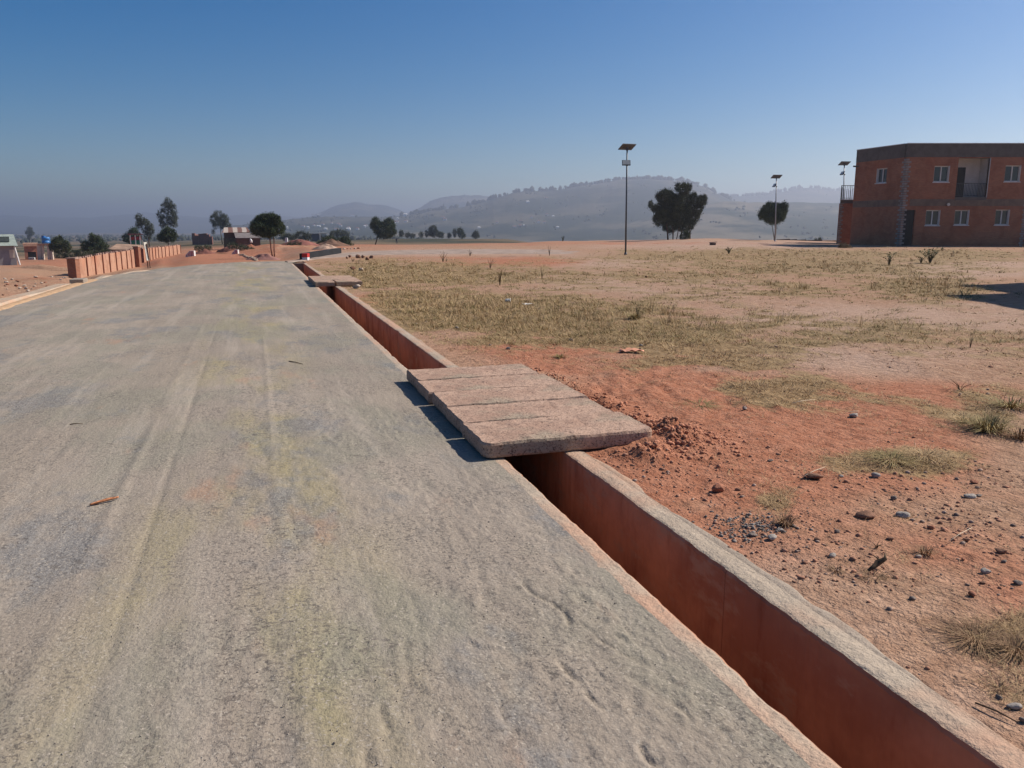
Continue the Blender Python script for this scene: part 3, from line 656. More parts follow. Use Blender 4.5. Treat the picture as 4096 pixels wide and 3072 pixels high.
stl = [(270, 548, 88, 'red', 1.0, 'round knobbly red clod standing on the bare earth, casting a black shadow'),
 (840, 478, 118, 'brown', .55, 'flat reddish brown stone with a dry straw across it'),
 (1085, 106, 66, 'grey', .55, 'flat grey stone on red soil near the cover slabs, top right'),
 (425, 62, 34, 'grey', .9, 'small blue grey stone on red soil, nearest beyond the soil heap'),
 (580, 374, 38, 'dark', .6, 'small dark blue stone between the red clod and the grass'),
 (1215, 468, 62, 'grey', .7, 'grey stone at the lower edge of the trailing dry grass'),
 (1330, 598, 42, 'dark', .8, 'dark round stone just above the large flat grey stone'),
 (1150, 705, 122, 'brown', .5, 'large dark brown stone lying on smaller grey ones'),
 (1378, 692, 104, 'grey', .45, 'large flat pale grey stone right of the dark brown one'),
 (1785, 580, 80, 'grey', .45, 'flat grey stone with a small dark one touching it, near the right edge'),
 (1838, 570, 44, 'dark', .5, 'small dark stone touching a flat grey stone near the right edge'),
 (1810, 488, 42, 'red', .7, 'small red stone near the right edge, above the touching pair'),
 (590, 845, 78, 'grey', .6, 'grey stone at the right end of the dark gravel spill'),
 (635, 800, 52, 'grey', .5, 'flat grey stone above the right end of the gravel spill'),
 (475, 822, 56, 'dark', .5, 'dark stone in the middle of the dark gravel spill'),
 (950, 958, 56, 'grey', .8, 'upright grey stone left of the dark twisted root'),
 (1475, 945, 44, 'pale', .6, 'small pale stone at the foot of a dry tuft'),
 (1305, 842, 48, 'brown', .7, 'brown stone among the red clods below the large brown stone'),
 (862, 858, 54, 'brown', .7, 'brown stone left of the small green weed'),
 (1875, 1050, 66, 'grey', .6, 'grey stone alone on the pale earth at the right'),
 (1860, 1118, 42, 'brown', .6, 'flat brown pebble just below a lone grey stone'),
 (1990, 995, 36, 'dark', .8, 'small dark stone below the brown pair at the right edge'),
 (1970, 935, 62, 'brown', .7, 'brown stone near the right edge, topped by paler grit'),
 (1745, 970, 34, 'red', .7, 'small red stone on pale earth between tufts at the right'),
 (1435, 1200, 52, 'dark', .7, 'dark stone below the spreading dead grass'),
 (1800, 1195, 46, 'red', 1.0, 'upright red stone above the dark grass mat'),
 (2070, 1125, 54, 'dark', .7, 'dark stone at the right edge above the grass mat'),
 (1555, 768, 46, 'red', .7, 'small red stone right of the flat grey ones'),
 (1765, 855, 52, 'brown', .6, 'brown stone beside a dark pebble, right of centre field'),
 (985, 805, 42, 'dark', .7, 'dark pebble between the gravel spill and the green weed'),
 (1010, 470, 30, 'grey', .7, 'small grey pebble below the trailing grass'),
 (205, 240, 34, 'red', .7, 'small red clod above the round knobbly clod')]
for i, (a, b_, px, c, fl, lb) in enumerate(stl):
    u, v = zb(a, b_); stone(u, v, px/1.508/4*1.05, c, fl, lb, seed=i)
stone(1013.5, 708, 15, 'grey', .6, 'grey stone at the right edge close to the camera')
stone(999, 698, 8, 'dark', .7, 'small dark stone left of the nearest grey stone at the right edge')
stone(1023, 722, 10, 'dark', .9, 'dark stone cut by the right edge of the view, nearest of all')
stone(567, 318, 0.1, 'grey', .6, 'x') if False else None
for (u, v, px, c, lb) in [(457, 328.5, 5, 'grey', 'pale grey stone in the green grass, left one of the pair by the ditch'), (508.5, 349.5, 6, 'grey', 'grey stone with a dark side at the lower edge of the green grass'), (490, 345, 4, 'dark', 'small dark stone left of the grey one in the grass edge'),
                          (571, 340, 5, 'dark', 'dark stone in the dry grass band between red soil patches'), (641, 346.5, 5, 'grey', 'pale stone right in the dry grass band beyond the slabs'), (357, 288.5, 9, 'pale', 'broken brown and white stone just behind the far cover slabs'),
                          (353, 270, 8, 'brown', 'brown block in the grass behind the far cover slabs'), (361, 270.5, 6, 'pale', 'white rubble lump beside a brown block'),
                          (646.5, 278, 4, 'brown', 'dark brick lump lying alone on the pale field')]:
    stone(u, v, px, c, .8, lb)
for i, (u, v, px) in enumerate([(350, 257.5, 4), (358, 258, 6), (363, 258, 5), (371, 258.5, 5), (367, 260, 5), (347, 259, 3)]):
    o = stone(u, v, px, 'brown', 1.1, 'brown stone standing in a row along the near edge of the side road'); o['group'] = 'stones along the side road edge'
# rubble beside the kerb at the left
for i in range(46):
    u = random.uniform(0, 66); v = random.uniform(270, 300)-(u/66)*8
    if v > 303-.34*u-3: continue
    col = random.choice(['pale', 'pale', 'brown', 'red'])
    w = P(u, v); s_, t_ = to_st(w[0], w[1])
    if t_ > -5.5: continue
    o = stone(u, v, random.uniform(1.5, 4.5), col, .7, 'lump of %s rubble on the earth slope behind the left kerb' % {'pale': 'pale', 'brown': 'brown', 'red': 'red'}[col], name='rubble'); o['category'] = 'rubble'; o['group'] = '%s rubble behind the left kerb' % col

# ================================================================== GRASS
def blades(n_t, pos, h, wdt, nb, spread, mat, name, label, droop=.5, rng=RNG):
    n = len(pos); B = nb; base = np.repeat(pos, B, 0); hh = np.repeat(h, B)*rng.uniform(.45, 1.1, n*B); ww = np.repeat(wdt, B)*rng.uniform(.6, 1.3, n*B); sp = np.repeat(spread, B)
    a = rng.uniform(0, 2*math.pi, n*B); r0 = sp*.45*rng.uniform(0, 1, n*B)**.6
    base = base+np.stack([np.cos(a)*r0, np.sin(a)*r0, 0*a], 1)
    a2 = a+rng.normal(0, .8, n*B); lean = sp*rng.uniform(.2, 1.1, n*B)
    dirv = np.stack([np.cos(a2), np.sin(a2), 0*a2], 1); side = np.stack([-np.sin(a2+.5), np.cos(a2+.5), 0*a2], 1)
    mid = base+dirv*lean[:, None]*.4; mid[:, 2] += hh*.62; tip = base+dirv*lean[:, None]*1.1; tip[:, 2] += hh*(1-droop*rng.uniform(0, .6, n*B))
    V = np.stack([base-side*ww[:, None]*.5, base+side*ww[:, None]*.5, mid+side*ww[:, None]*.42, mid-side*ww[:, None]*.42, tip], 1).reshape(-1, 3)
    i = np.arange(n*B)*5
    Fq = np.stack([i, i+1, i+2, i+3], 1)
    F3_ = np.stack([i+3, i+2, i+4, i+4], 1)
    tri = np.concatenate([np.stack([i, i+1, i+2], 1), np.stack([i, i+2, i+3], 1), np.stack([i+3, i+2, i+4], 1)])
    o = mesh_obj(name, V, tri, mat); return tag(o, label, 'grass', kind='stuff')
def grassmat(name, a, b, c):
    m = NT(name, .8, .2); col = m.mix(m.noise(1.1, 4, .6, lo=.35, hi=.65), a, b); col = m.mix(m.noise(60, 2, .6, lo=.5, hi=.7), col, c); m.color(col)
    m.b.inputs['Subsurface Weight'].default_value = 0; return m.m
DRY = grassmat('dry_grass', (.42, .285, .15, 1), (.52, .37, .20, 1), (.28, .17, .09, 1))
OLV = grassmat('olive_grass', (.17, .138, .052, 1), (.29, .22, .095, 1), (.42, .30, .15, 1))
DEAD = grassmat('dead_grass', (.17, .095, .055, 1), (.27, .165, .09, 1), (.38, .25, .14, 1))
def gdens(x, y):
    u, v = uv_of(x, y, 0)
    return np.clip(blobs(u, v, GRS)*(1+1.4*fbm(x/1.3, y/1.3, 4, 3)+1.6*fbm(x/.45, y/.45, 4, 9))+.95*fbm(x/2.2, y/6., 4, 77)+.6*fbm(x/.5, y/.5, 3, 78)+.03*(v < 345), 0, 1.2)
u, v, x, y = screen_points(190000, 300, 1250, 247.5, 800)
s, t = to_st(x, y); dn = gdens(x, y); dd = np.hypot(x, y)
k = (t > 2.35) & (RNG.uniform(0, 1, len(x)) < dn*.60*np.where(v > 345, .5, 1)) & ~((s > 4.7) & (s < 8.5) & (t < 3.3)); x, y, dd, dn, v = x[k], y[k], dd[k], dn[k], v[k]
print('tufts', len(x))
pos = np.stack([x, y, Garr(x, y)-.004], 1)
h = np.clip(.012+.022*dn+RNG.exponential(.012, len(x)), .01, .11)*np.clip(dd/9, .8, 1.6); wd = np.clip(dd/F*.42, .0018, .03)
kk = RNG.uniform(0, 1, len(x)); near = v > 345
ol = (kk < .52) & ~near & (v > 262); de = (kk < .5) & near; dr = ~(ol | de)
blades(0, pos[ol], h[ol], wd[ol], 7, h[ol]*2.6, OLV, 'grass', 'olive green tufty grass growing along the ditch and across the field')
blades(0, pos[dr], h[dr], wd[dr], 7, h[dr]*2.8, DRY, 'dry_grass', 'straw coloured dry grass spread over the field')
blades(0, pos[de], h[de]*.6, wd[de], 9, h[de]*1.5, DEAD, 'dead_grass', 'flattened brown dead grass on the bare earth nearby')
# taller seeding grass
u, v, x, y = screen_points(5200, 330, 1100, 252, 330); dn = gdens(x, y); s, t = to_st(x, y)
k = (t > 3) & (RNG.uniform(0, 1, len(x)) < (dn-.45)*.35); x, y = x[k], y[k]; dd = np.hypot(x, y)
blades(0, np.stack([x, y, Garr(x, y)-.01], 1), RNG.uniform(.10, .26, len(x)), np.clip(dd/F*.35, .003, .03), 9, RNG.uniform(.1, .2, len(x)), DRY, 'tall_grass', 'taller dry seeding grass rising from the field', droop=.2)
# sparse tiny leaves of grass straws lying about near
u, v, x, y = screen_points(1700, 520, 1150, 380, 790); s, t = to_st(x, y); k = (t > 2.5); x, y = x[k], y[k]
blades(0, np.stack([x, y, Garr(x, y)+.002], 1), RNG.uniform(.005, .02, len(x)), np.full(len(x), .0025), 3, RNG.uniform(.04, .10, len(x)), grassmat('straw', (.42, .28, .16, 1), (.30, .17, .09, 1), (.2, .1, .06, 1)), 'straw', 'thin straws lying scattered on the bare earth', droop=.9)

# individual clumps and weeds
def clump(u, v, wpx, hpx, nb, mat, label, name='grass_tuft', cat='grass tuft', green=None):
    w = P(u, v); r = math.hypot(w[0], w[1]); R = wpx/2/F*r*1.1; Hh = hpx*.55/F*r; rg = np.random.default_rng(int(u*3+v))
    n = nb; a = rg.uniform(0, 2*math.pi, n); L = R*rg.uniform(.3, 1.15, n); hh = Hh*rg.uniform(.25, 1.05, n); ww = max(.0022, r/F*.5)*rg.uniform(.6, 1.3, n)
    r0 = R*.35*rg.uniform(0, 1, n)
    ca, sa = np.cos(a), np.sin(a); V = []
    b0 = np.stack([ca*r0, sa*r0, -.005+0*a], 1)
    mid = np.stack([ca*(r0+(L-r0)*.4), sa*(r0+(L-r0)*.4), hh*.75], 1); tip = np.stack([ca*L, sa*L, hh*rg.uniform(.5, 1.05, n)], 1); sd_ = np.stack([-sa, ca, 0*a], 1)*ww[:, None]*.5
    V = np.stack([b0-sd_, b0+sd_, mid+sd_, mid-sd_, tip], 1).reshape(-1, 3); i = np.arange(n)*5
    tri = np.concatenate([np.stack([i, i+1, i+2], 1), np.stack([i, i+2, i+3], 1), np.stack([i+3, i+2, i+4], 1)])
    o = mesh_obj(name, V, tri, mat); o.location = (w[0], w[1], G(w[0], w[1])); return tag(o, label, cat)
for a in [(988, 432, 66, 26, 420, OLV, 'large olive clump of grass at the right edge of the near field'), (965, 424, 44, 14, 160, DRY, 'pale flattened clump left of the large olive one'), (1010, 408, 60, 18, 220, OLV, 'dark clump at the right edge behind the large olive one'), (1020, 440, 40, 22, 160, DEAD, 'brown clump cut by the right edge, below the large olive one'),
          (892, 462, 66, 9, 260, OLV, 'low trailing olive grass mat in front of the grey stone'), (925, 458, 70, 8, 180, DRY, 'pale low straw mat right of the trailing olive one'), (785, 527, 34, 22, 190, DEAD, 'dry brown tuft beside the dark gravel spill'), (925, 553, 34, 14, 110, DEAD, 'thin dry tuft beside the small pale stone'),
          (873, 578, 46, 8, 120, DEAD, 'sparse spreading dead grass below the dark root'), (836, 572, 26, 8, 70, DEAD, 'small dead tuft left of the spreading dead grass'), (975, 640, 90, 16, 420, DEAD, 'wide dark dead grass mat at the right, close to the camera'), (1015, 655, 60, 22, 260, DEAD, 'tangled dead tuft cut by the right edge'), (1000, 690, 30, 10, 60, DEAD, 'thin tangle of dead stems below the wide dead mat'),
          (560, 357, 24, 8, 90, OLV, 'small dark green tuft on red soil beyond the slabs'), (635, 319, 28, 14, 120, OLV, 'leafy olive tuft leaning right in the band of grass'), (700, 405, 60, 5, 120, OLV, 'low green mat in the red soil, right of the slabs')]:
    clump(*a)
# a few upright weeds with thin stems and leaves
LEAF = plain('weed_leaf', (.09, .10, .035, 1), .7, .4, 8); LEAF2 = plain('dry_weed_leaf', (.20, .125, .05, 1), .8, .3, 8); TWIG = plain('twig', (.10, .065, .04, 1), .9, .2, 10)
def weed(u, v, d, wpx, hpx, ns, leafn, mat, label, name='weed', cat='weed', leaf=.5):
    w = P(u, v) if d is None else D(u, v, d); r = w[1]; zb_ = G(w[0], w[1]); Hh = hpx/F*r; R = wpx/2/F*r; rg = random.Random(int(u*5+v))
    e = empty(name, (w[0], w[1], zb_), label, cat); st = MB(); lf = []
    for i in range(ns):
        a = rg.uniform(0, 6.28); L = R*rg.uniform(.3, 1); hh = Hh*rg.uniform(.55, 1); p0 = Vector((0, 0, -.02)); p1 = Vector((math.cos(a)*L*.3, math.sin(a)*L*.3, hh*.5)); p2 = Vector((math.cos(a)*L, math.sin(a)*L, hh))
        off = Vector((w[0], w[1], zb_)); rr = max(.003, r/F*.22)
        st.tube([p0+off, p1+off, p2+off], [rr, rr*.7, rr*.3], 4)
        for k in range(leafn):
            q = rg.random()**.6; p = (p0.lerp(p1, q*2) if q < .5 else p1.lerp(p2, q*2-1)); b_ = rg.uniform(0, 6.28); l = leaf*Hh*rg.uniform(.08, .2)
            dv = Vector((math.cos(b_), math.sin(b_), rg.uniform(-.2, .9))).normalized()*l; sd2 = dv.cross(Vector((0, 0, 1))).normalized()*l*.3
            lf.append([p, p+dv*.5+sd2, p+dv, p+dv*.5-sd2])
    st.build('stem', TWIG, e)
    V = np.array([[c[:] for c in q] for q in lf]).reshape(-1, 3); F4 = np.arange(len(V)).reshape(-1, 4); mesh_obj('leaves', V, F4, mat, e)
    return e
weed(930, 263, None, 24, 17, 16, 26, LEAF, 'larger leafy dark green shrub in the field in front of the brick building', 'shrub', 'shrub', .9)
weed(921, 263, None, 9, 8, 8, 18, LEAF, 'small low shrub touching the left side of the larger one', 'shrub', 'shrub', 1.2)
weed(889, 265, None, 13, 13, 9, 22, LEAF, 'small upright green shrub left of the larger one, before the building', 'shrub', 'shrub', 1.0)
weed(729, 254, None, 9, 7, 9, 20, LEAF, 'small round shrub alone in the middle of the field', 'shrub', 'shrub', 1.3)
weed(563, 241.5, 90, 5, 6, 7, 16, LEAF, 'small bush on the far rim of the field, left of the tall lamp', 'shrub', 'shrub', 1.3)
weed(549.5, 255.5, None, 5, 10, 6, 6, LEAF2, 'thin dry upright weed by the side road, right of centre')
weed(490, 268, None, 14, 11, 10, 7, LEAF2, 'dry branching weed shaped like a fan on the pale field')
weed(443, 262, None, 10, 12, 9, 10, LEAF2, 'dry upright weed in the grass, left of the fan shaped one')
weed(470, 256, None, 8, 7, 8, 12, TWIG, 'dark thorny weed beside the side road')
weed(542, 279, None, 5, 12, 5, 8, LEAF2, 'thin tall weed standing in the middle grass')
weed(500, 286, None, 12, 20, 10, 14, LEAF2, 'tall dry weed in the grass between slabs and lamp')
weed(505, 276, None, 8, 7, 6, 8, LEAF2, 'little dry weed behind the tall one in the grass')
weed(970, 348, None, 12, 20, 5, 7, LEAF2, 'spindly dry weed alone on the pale ground at the right')
weed(960, 392, None, 30, 12, 8, 8, LEAF2, 'straggly dry weed before the right clumps of grass')
weed(637, 318, None, 18, 18, 7, 12, LEAF, 'leaning weed with dark leaves at the edge of the pale ground')
weed(876, 548, None, 14, 8, 6, 8, plain('green_leaf', (.16, .22, .05, 1), .6, .3, 20), 'tiny bright green weed among red clods')
weed(353, 262, None, 6, 4, 8, 18, plain('fresh_leaf', (.08, .13, .03, 1), .6, .3, 20), 'low fresh green weed by the side road stones')
# dark twisted root
w = P(880, 571); b = MB(); zz = G(w[0], w[1]); q = np.array([w[0], w[1], zz])
b.tube([q+(-.07, -.02, .0), q+(-.03, 0, .015), q+(.0, .02, .028), q+(.025, .01, .05), q+(.03, .03, .068)], [.006, .011, .015, .010, .003], 7); b.tube([q+(.01, .02, .035), q+(-.02, .04, .055)], [.006, .002], 5)
o = b.build('root', TWIG, None, True); origin_top(o, (w[0], w[1], zz)); tag(o, 'dark twisted root sticking out of the earth between the stones', 'root')
# straws and the dried leaf on the road
def stick(u0, v0, u1, v1, r, mat, label, name='straw_stalk', cat='straw', z=.012, road_=False):
    a, c = P(u0, v0), P(u1, v1); za, zc = (.006, .006) if road_ else (G(a[0], a[1]), G(c[0], c[1])); a[2] = za+z; c[2] = zc+z; m = (a+c)/2; m[2] += .006
    bb = MB(); bb.tube([a, m, c], [r, r, r*.5], 6); o = bb.build(name, mat, None, True); origin_top(o, a); return tag(o, label, cat)
PS = plain('pale_straw', (.62, .50, .36, 1), .7, .1, 20)
stick(792, 405, 815, 400.5, .0035, PS, 'long pale straw lying on the red soil')
stick(849, 413.5, 859, 412, .003, PS, 'short pale straw right of the long one')
stick(803, 481, 825, 471.5, .0025, PS, 'straw resting over the flat reddish brown stone', z=.03)
stick(948, 546, 972, 530, .0018, PS, 'bent straw rising from a dry tuft', z=.02)
stick(975, 706, 1018, 726, .0035, TWIG, 'forked dark twig on the earth at the right edge', 'twig', 'twig')
stick(70, 425.5, 83, 425.0, .004, TWIG, 'thin dark twig lying across the left part of the road', 'twig', 'twig', .004, True)
stick(289, 362, 303, 365, .005, TWIG, 'small bent dark twig in the middle of the road', 'twig', 'twig', .004, True)
# dried leaf (curled)
a, c = P(90, 507.5), P(119, 501.5); n = 14; vs = []
ax = (c-a); L = np.linalg.norm(ax); ax /= L; pr = np.array([-ax[1], ax[0], 0])
for i in range(n+1):
    f = i/n; wd_ = .020*math.sin(math.pi*min(1, .12+f*.95))**.6*(.35+.9*f)
    for k in range(5):
        g_ = (k-2)/2; vs.append(a+ax*L*f+pr*wd_*g_+np.array([0, 0, .010+.012*f+.012*g_*g_]))
ii = np.arange(len(vs)).reshape(-1, 5); FM = np.stack([ii[:-1, :-1], ii[:-1, 1:], ii[1:, 1:], ii[1:, :-1]], -1).reshape(-1, 4)
o = mesh_obj('dry_leaf', np.array(vs), FM, plain('leaf_brown', (.40, .17, .085, 1), .6, .45, 30), None, True); m = o.modifiers.new('thick', 'SOLIDIFY'); m.thickness = .002
origin_top(o, a); tag(o, 'curled reddish brown dry leaf lying on the road at the left', 'leaf')
# litter
def litter(u, v, w, h, mat, label):
    q = P(u, v); z = G(q[0], q[1]); rg = np.random.default_rng(int(u)); n = 7; X, Y = np.meshgrid(np.linspace(-w, w, n), np.linspace(-w*.5, w*.5, n)); Z = h*rg.uniform(0, 1, X.shape)
    ii = np.arange(n*n).reshape(n, n); FM = np.stack([ii[:-1, :-1], ii[:-1, 1:], ii[1:, 1:], ii[1:, :-1]], -1).reshape(-1, 4)
    o = mesh_obj('litter', np.stack([X.ravel()*rg.uniform(.8, 1.1, n*n), Y.ravel(), Z.ravel()+.01], 1), FM, mat); m = o.modifiers.new('t', 'SOLIDIFY'); m.thickness = .003; o.location = (q[0], q[1], z); return tag(o, label, 'litter')
WH = plain('white_plastic', (.75, .74, .72, 1), .5, .05, 5)
litter(508, 302, .055, .10, WH, 'crumpled white scrap in the grass, left one of two'); litter(527, 304.8, .10, .035, WH, 'flat white scrap in the grass, right one of two')
litter(631, 352.5, .15, .05, plain('faded_red', (.62, .30, .20, 1), .8, .2, 6), 'broken pale pinkish red scrap lying on red soil beyond the slabs')

# ================================================================== TREES
def foliage(name, dark, light, tint=(.10, .09, .03, 1)):
    m = NT(name, .75, .25); c = m.mix(m.noise(1.3, 3, .6, lo=.35, hi=.65), dark, light); c = m.mix(m.noise(9, 2, .6, lo=.55, hi=.75), c, tint); m.color(c); return m.m
PINE = foliage('pine_needles', (.030, .048, .026, 1), (.070, .098, .046, 1), (.12, .13, .06, 1)); PINEB = foliage('pine_needles_brownish', (.036, .046, .026, 1), (.075, .088, .044, 1), (.14, .11, .06, 1))
EUC = foliage('eucalyptus_leaves', (.045, .055, .036, 1), (.085, .098, .062, 1), (.13, .13, .09, 1)); BARK = plain('bark', (.13, .075, .05, 1), .95, .3, 6, .5); BARKG = plain('grey_bark', (.16, .14, .12, 1), .95, .3, 6, .5)
BUSHM = foliage('bush_leaves', (.03, .045, .02, 1), (.07, .09, .035, 1))
def tree(name, label, d, lobes, trunks, mat, bark, size=None, dens=1.0, up=.5, cat='tree', group=None, limbs=True, clumpy=.55, depthk=.85):
    """lobes: (u,v,ru,rv) outlines at distance d; trunks: polylines [(u,v,halfwidth px)], first point at the ground"""
    k = d/F*1.0; us = [l[0] for l in lobes]; base_u = trunks[0][0][0] if trunks else sum(us)/len(us); vb = trunks[0][0][1] if trunks else max(l[1]+l[3] for l in lobes)
    base = D(base_u, vb, d); gz_ = G(base[0], base[1]); rg = np.random.default_rng(int(base_u*13+vb*7))
    e = empty(name, (base[0], base[1], gz_), label, cat, group)
    if trunks:
        tb = MB()
        for tr_ in trunks:
            pts_ = []; rr = []
            for i, q in enumerate(tr_):
                p = D(q[0], q[1], d); 
                if i == 0: p[2] = G(p[0], p[1])-.08
                pts_.append(p); rr.append(q[2]*k)
            tb.tube(pts_, rr, 8)
            if limbs:
                top = pts_[-1]
                for l in lobes[:7]:
                    c = D(l[0], l[1]+l[3]*.2, d); c[1] += rg.uniform(-.3, .3)*l[2]*k; m_ = (top+c)/2; m_[2] -= .1*l[3]*k
                    tb.tube([top-(top-pts_[0])*.12, m_, c], [rr[-1]*.7, rr[-1]*.45, rr[-1]*.15], 5)
        tb.build('trunk', bark, e, True)
    allV = []; off = np.array([base[0], base[1], gz_])
    xs = max(l[0]+l[2] for l in lobes)-min(l[0]-l[2] for l in lobes); sz = size or max(.9, xs/26)
    for (u0, v0, ru, rv) in lobes:
        c = D(u0, v0, d); c[1] += rg.uniform(-.35, .35)*xs*k*.4*(1 if len(lobes) > 1 else 0)
        R3 = np.array([ru*k, ru*k*depthk, rv*k]); ncl = max(6, int(14*clumpy*(ru*rv)/(sz*sz)*.35*dens)); 
        cd = rg.normal(0, 1, (ncl, 3)); cd /= np.linalg.norm(cd, axis=1)[:, None]; cr = rg.uniform(.35, .98, ncl)**.5
        cc = c+cd*cr[:, None]*R3; nl = 26
        cs = sz*k*rg.uniform(1.0, 2.0, ncl)
        lp = rg.normal(0, .5, (ncl, nl, 3)); lp[..., 2] *= 1.25; pp = cc[:, None, :]+lp*cs[:, None, None]
        out = pp-c; out /= (np.linalg.norm(out, axis=2, keepdims=True)+1e-6)
        dv = out*.6+rg.normal(0, .55, pp.shape)+np.array([0, 0, up]); dv /= np.linalg.norm(dv, axis=2, keepdims=True)
        L = sz*k*rg.uniform(.45, 1.0, (ncl, nl, 1)); sd3 = np.cross(dv, rg.normal(0, 1, pp.shape)); sd3 /= (np.linalg.norm(sd3, axis=2, keepdims=True)+1e-6); sd3 *= L*.33
        q = np.stack([pp-dv*L*.4, pp+sd3, pp+dv*L*.7, pp-sd3], 2).reshape(-1, 3); allV.append(q-off)
    Vv = np.concatenate(allV); mesh_obj('crown', Vv, np.arange(len(Vv)).reshape(-1, 4), mat, e)
    return e
tree('pine_tree', 'big dark multi-stemmed pine with an uneven crown on the right rim of the field', 87,
     [(673, 203, 9, 10), (672, 213, 13, 12), (682, 190, 5.5, 6.5), (664, 198, 8, 8), (683, 202, 10, 10), (694, 199, 4.5, 6.5), (701, 201, 5, 5.5), (698, 209, 5.5, 7), (655, 208, 3.5, 3.5), (651.2, 204.5, 1.8, 3.6), (664, 212, 10.5, 11), (680, 215, 13, 12), (693, 217, 8, 8), (672, 226, 9, 7), (686, 225, 9, 7), (661, 219, 6.5, 7), (659, 196, 3.5, 4), (670, 195, 3.5, 4), (678, 187, 2.5, 4), (687, 188, 3, 4), (703, 199, 3, 4)],
     [[(673, 239.5, .55), (673, 232, .5), (672, 222, .35)], [(680, 239, .6), (682, 231, .5), (683, 222, .35)], [(690, 239, .7), (690, 231, .6), (689, 220, .4)], [(668, 239.5, .9), (667.5, 232, .7), (666, 222, .5)], [(676.5, 239.5, .5), (678, 232, .4), (680, 224, .3)]], PINEB, BARK, 1.1, 1.5, 1.3)
tree('bush', 'small green bush at the foot of the big multi-stemmed pine', 82, [(685, 236.5, 5, 4.5), (687, 233.5, 3, 3)], None, BUSHM, BARK, .9, 1.3, .6, 'bush')
tree('pine_tree', 'round headed dark pine on a slim trunk in front of a solar lamp', 78,
     [(774, 213, 11, 9), (766, 213, 6.5, 8), (782, 212, 6, 8), (773, 218, 10, 6.5), (768, 207, 5, 4), (784, 206, 4, 4), (776, 206, 5, 4), (763, 215, 4, 5)], [[(774.5, 240.5, 1.0), (775.5, 232, .8), (776, 222, .7)], [(775.2, 229, .35), (772, 225, .3), (770, 221, .25)]], PINE, BARKG, .95, 1.7, 1.2)
tree('pine_tree', 'dark round pine with a reddish forked trunk at the end of the road', 62,
     [(262, 224, 9.5, 8), (271, 222, 9, 8), (278, 228, 6.5, 7), (266, 230, 12, 7), (257, 228, 6, 7), (265, 217.5, 5, 4), (272, 218, 4, 4), (278, 220, 3.5, 5), (270, 233, 9, 4.5), (259, 220, 4, 4)],
     [[(273.0, 259.8, .85), (271.2, 250, .65), (270, 240, .6), (270, 232, .5)], [(274.6, 259.6, .75), (274.2, 250, .6), (274, 241, .5), (273, 232, .4)]], PINE, plain('reddish_bark', (.21, .10, .07, 1), .95, .2, 6, .5), 1.0, 1.6, 1.3)
tree('pine_tree', 'leaning bushy pine standing alone left of the middle of the horizon', 150,
     [(376, 224, 5, 5), (388, 225, 7, 6), (382, 230, 9, 7), (391, 231, 5.5, 5.5), (386, 235, 8, 3.5), (375, 220.5, 2.8, 3), (389, 220.5, 3.5, 2.8), (373, 226, 3.5, 4)], [[(375.2, 244, .6), (377, 239, .5), (378.5, 232, .4)]], PINE, BARK, .95, 1.4, .8)
tree('eucalyptus_tree', 'tallest feathery tree at the left with a bare pale stem', 190,
     [(169, 203, 4.5, 5), (166, 207, 5, 5), (173, 209, 4, 5), (163, 214, 4.5, 5), (171, 216, 6, 6), (166, 221, 6, 5), (174, 219, 3.5, 5), (164, 225, 3.5, 3.5), (173, 224, 4, 3)], [[(168.5, 247, .6), (168, 235, .5), (168, 220, .4), (168.5, 205, .2)]], EUC, BARKG, .85, .75, .1)
tree('eucalyptus_tree', 'slanting wispy dark tree left of the tallest feathery one', 170,
     [(139, 217, 3.5, 3.2), (144, 222, 5, 4), (149, 226, 4, 4), (140, 226, 3.5, 3), (150, 231, 3.5, 4), (145, 231, 4, 3), (142, 221, 4, 3), (137, 221.5, 2.6, 2), (148, 236, 4, 3), (151, 227, 2.4, 2)], [[(149.5, 246, .7), (148.5, 238, .5), (146, 228, .35), (141, 219, .2)]], EUC, BARK, .85, .85, .1)
tree('eucalyptus_tree', 'broad topped hazy tree above the tin roofed shed', 230,
     [(213, 219, 4.5, 5), (219, 216, 5, 5), (224, 219, 4.5, 5), (218, 222, 5, 4), (228, 225, 4, 3.5), (224, 226, 4, 3), (215, 226, 2.5, 3), (213, 232, 1.5, 2.5), (221, 221, 5, 4)], [[(222.5, 243, .6), (221, 234, .45), (220, 222, .3)]], EUC, BARKG, .85, .8, .1)
tree('pine_tree', 'bushy dark pine below the tallest feathery tree', 112,
     [(163, 235, 5, 5), (170, 233, 6, 5), (174, 237, 4, 4.5), (167, 238, 8, 4), (160, 238, 3, 3.5), (167, 230, 3, 3)], [[(169, 255, .5), (168.3, 247, .4), (168.3, 240, .35)]], PINE, BARK, 1, 1.3, .9)
tree('pine_bush', 'dark pine bush behind the little red and white house at the left', 150,
     [(131, 235, 4.5, 6), (126, 238, 4, 4), (137, 237, 4.5, 4.5), (133, 240, 7, 4), (134, 231, 3, 4)], None, PINE, BARK, 1, 1.3, 1.0, 'bush')
tree('pine_bush', 'wide dark pine bush behind the near end of the brick wall', 110,
     [(95, 243, 7, 6), (88, 246, 5, 5), (103, 247, 5, 5), (95, 249, 12, 4), (92.5, 237, 2, 4), (98, 239, 3, 4)], None, PINE, BARK, 1.1, 1.3, 1.0, 'bush')
tree('pine_bush', 'olive green pine bush right of the blue water tank', 118,
     [(60, 243, 6, 5.5), (55, 246, 4.5, 4.5), (67, 246, 4.5, 5), (61, 249, 9, 4), (60, 238, 2, 2.5)], None, BUSHM, BARK, 1.1, 1.3, 1.0, 'bush')
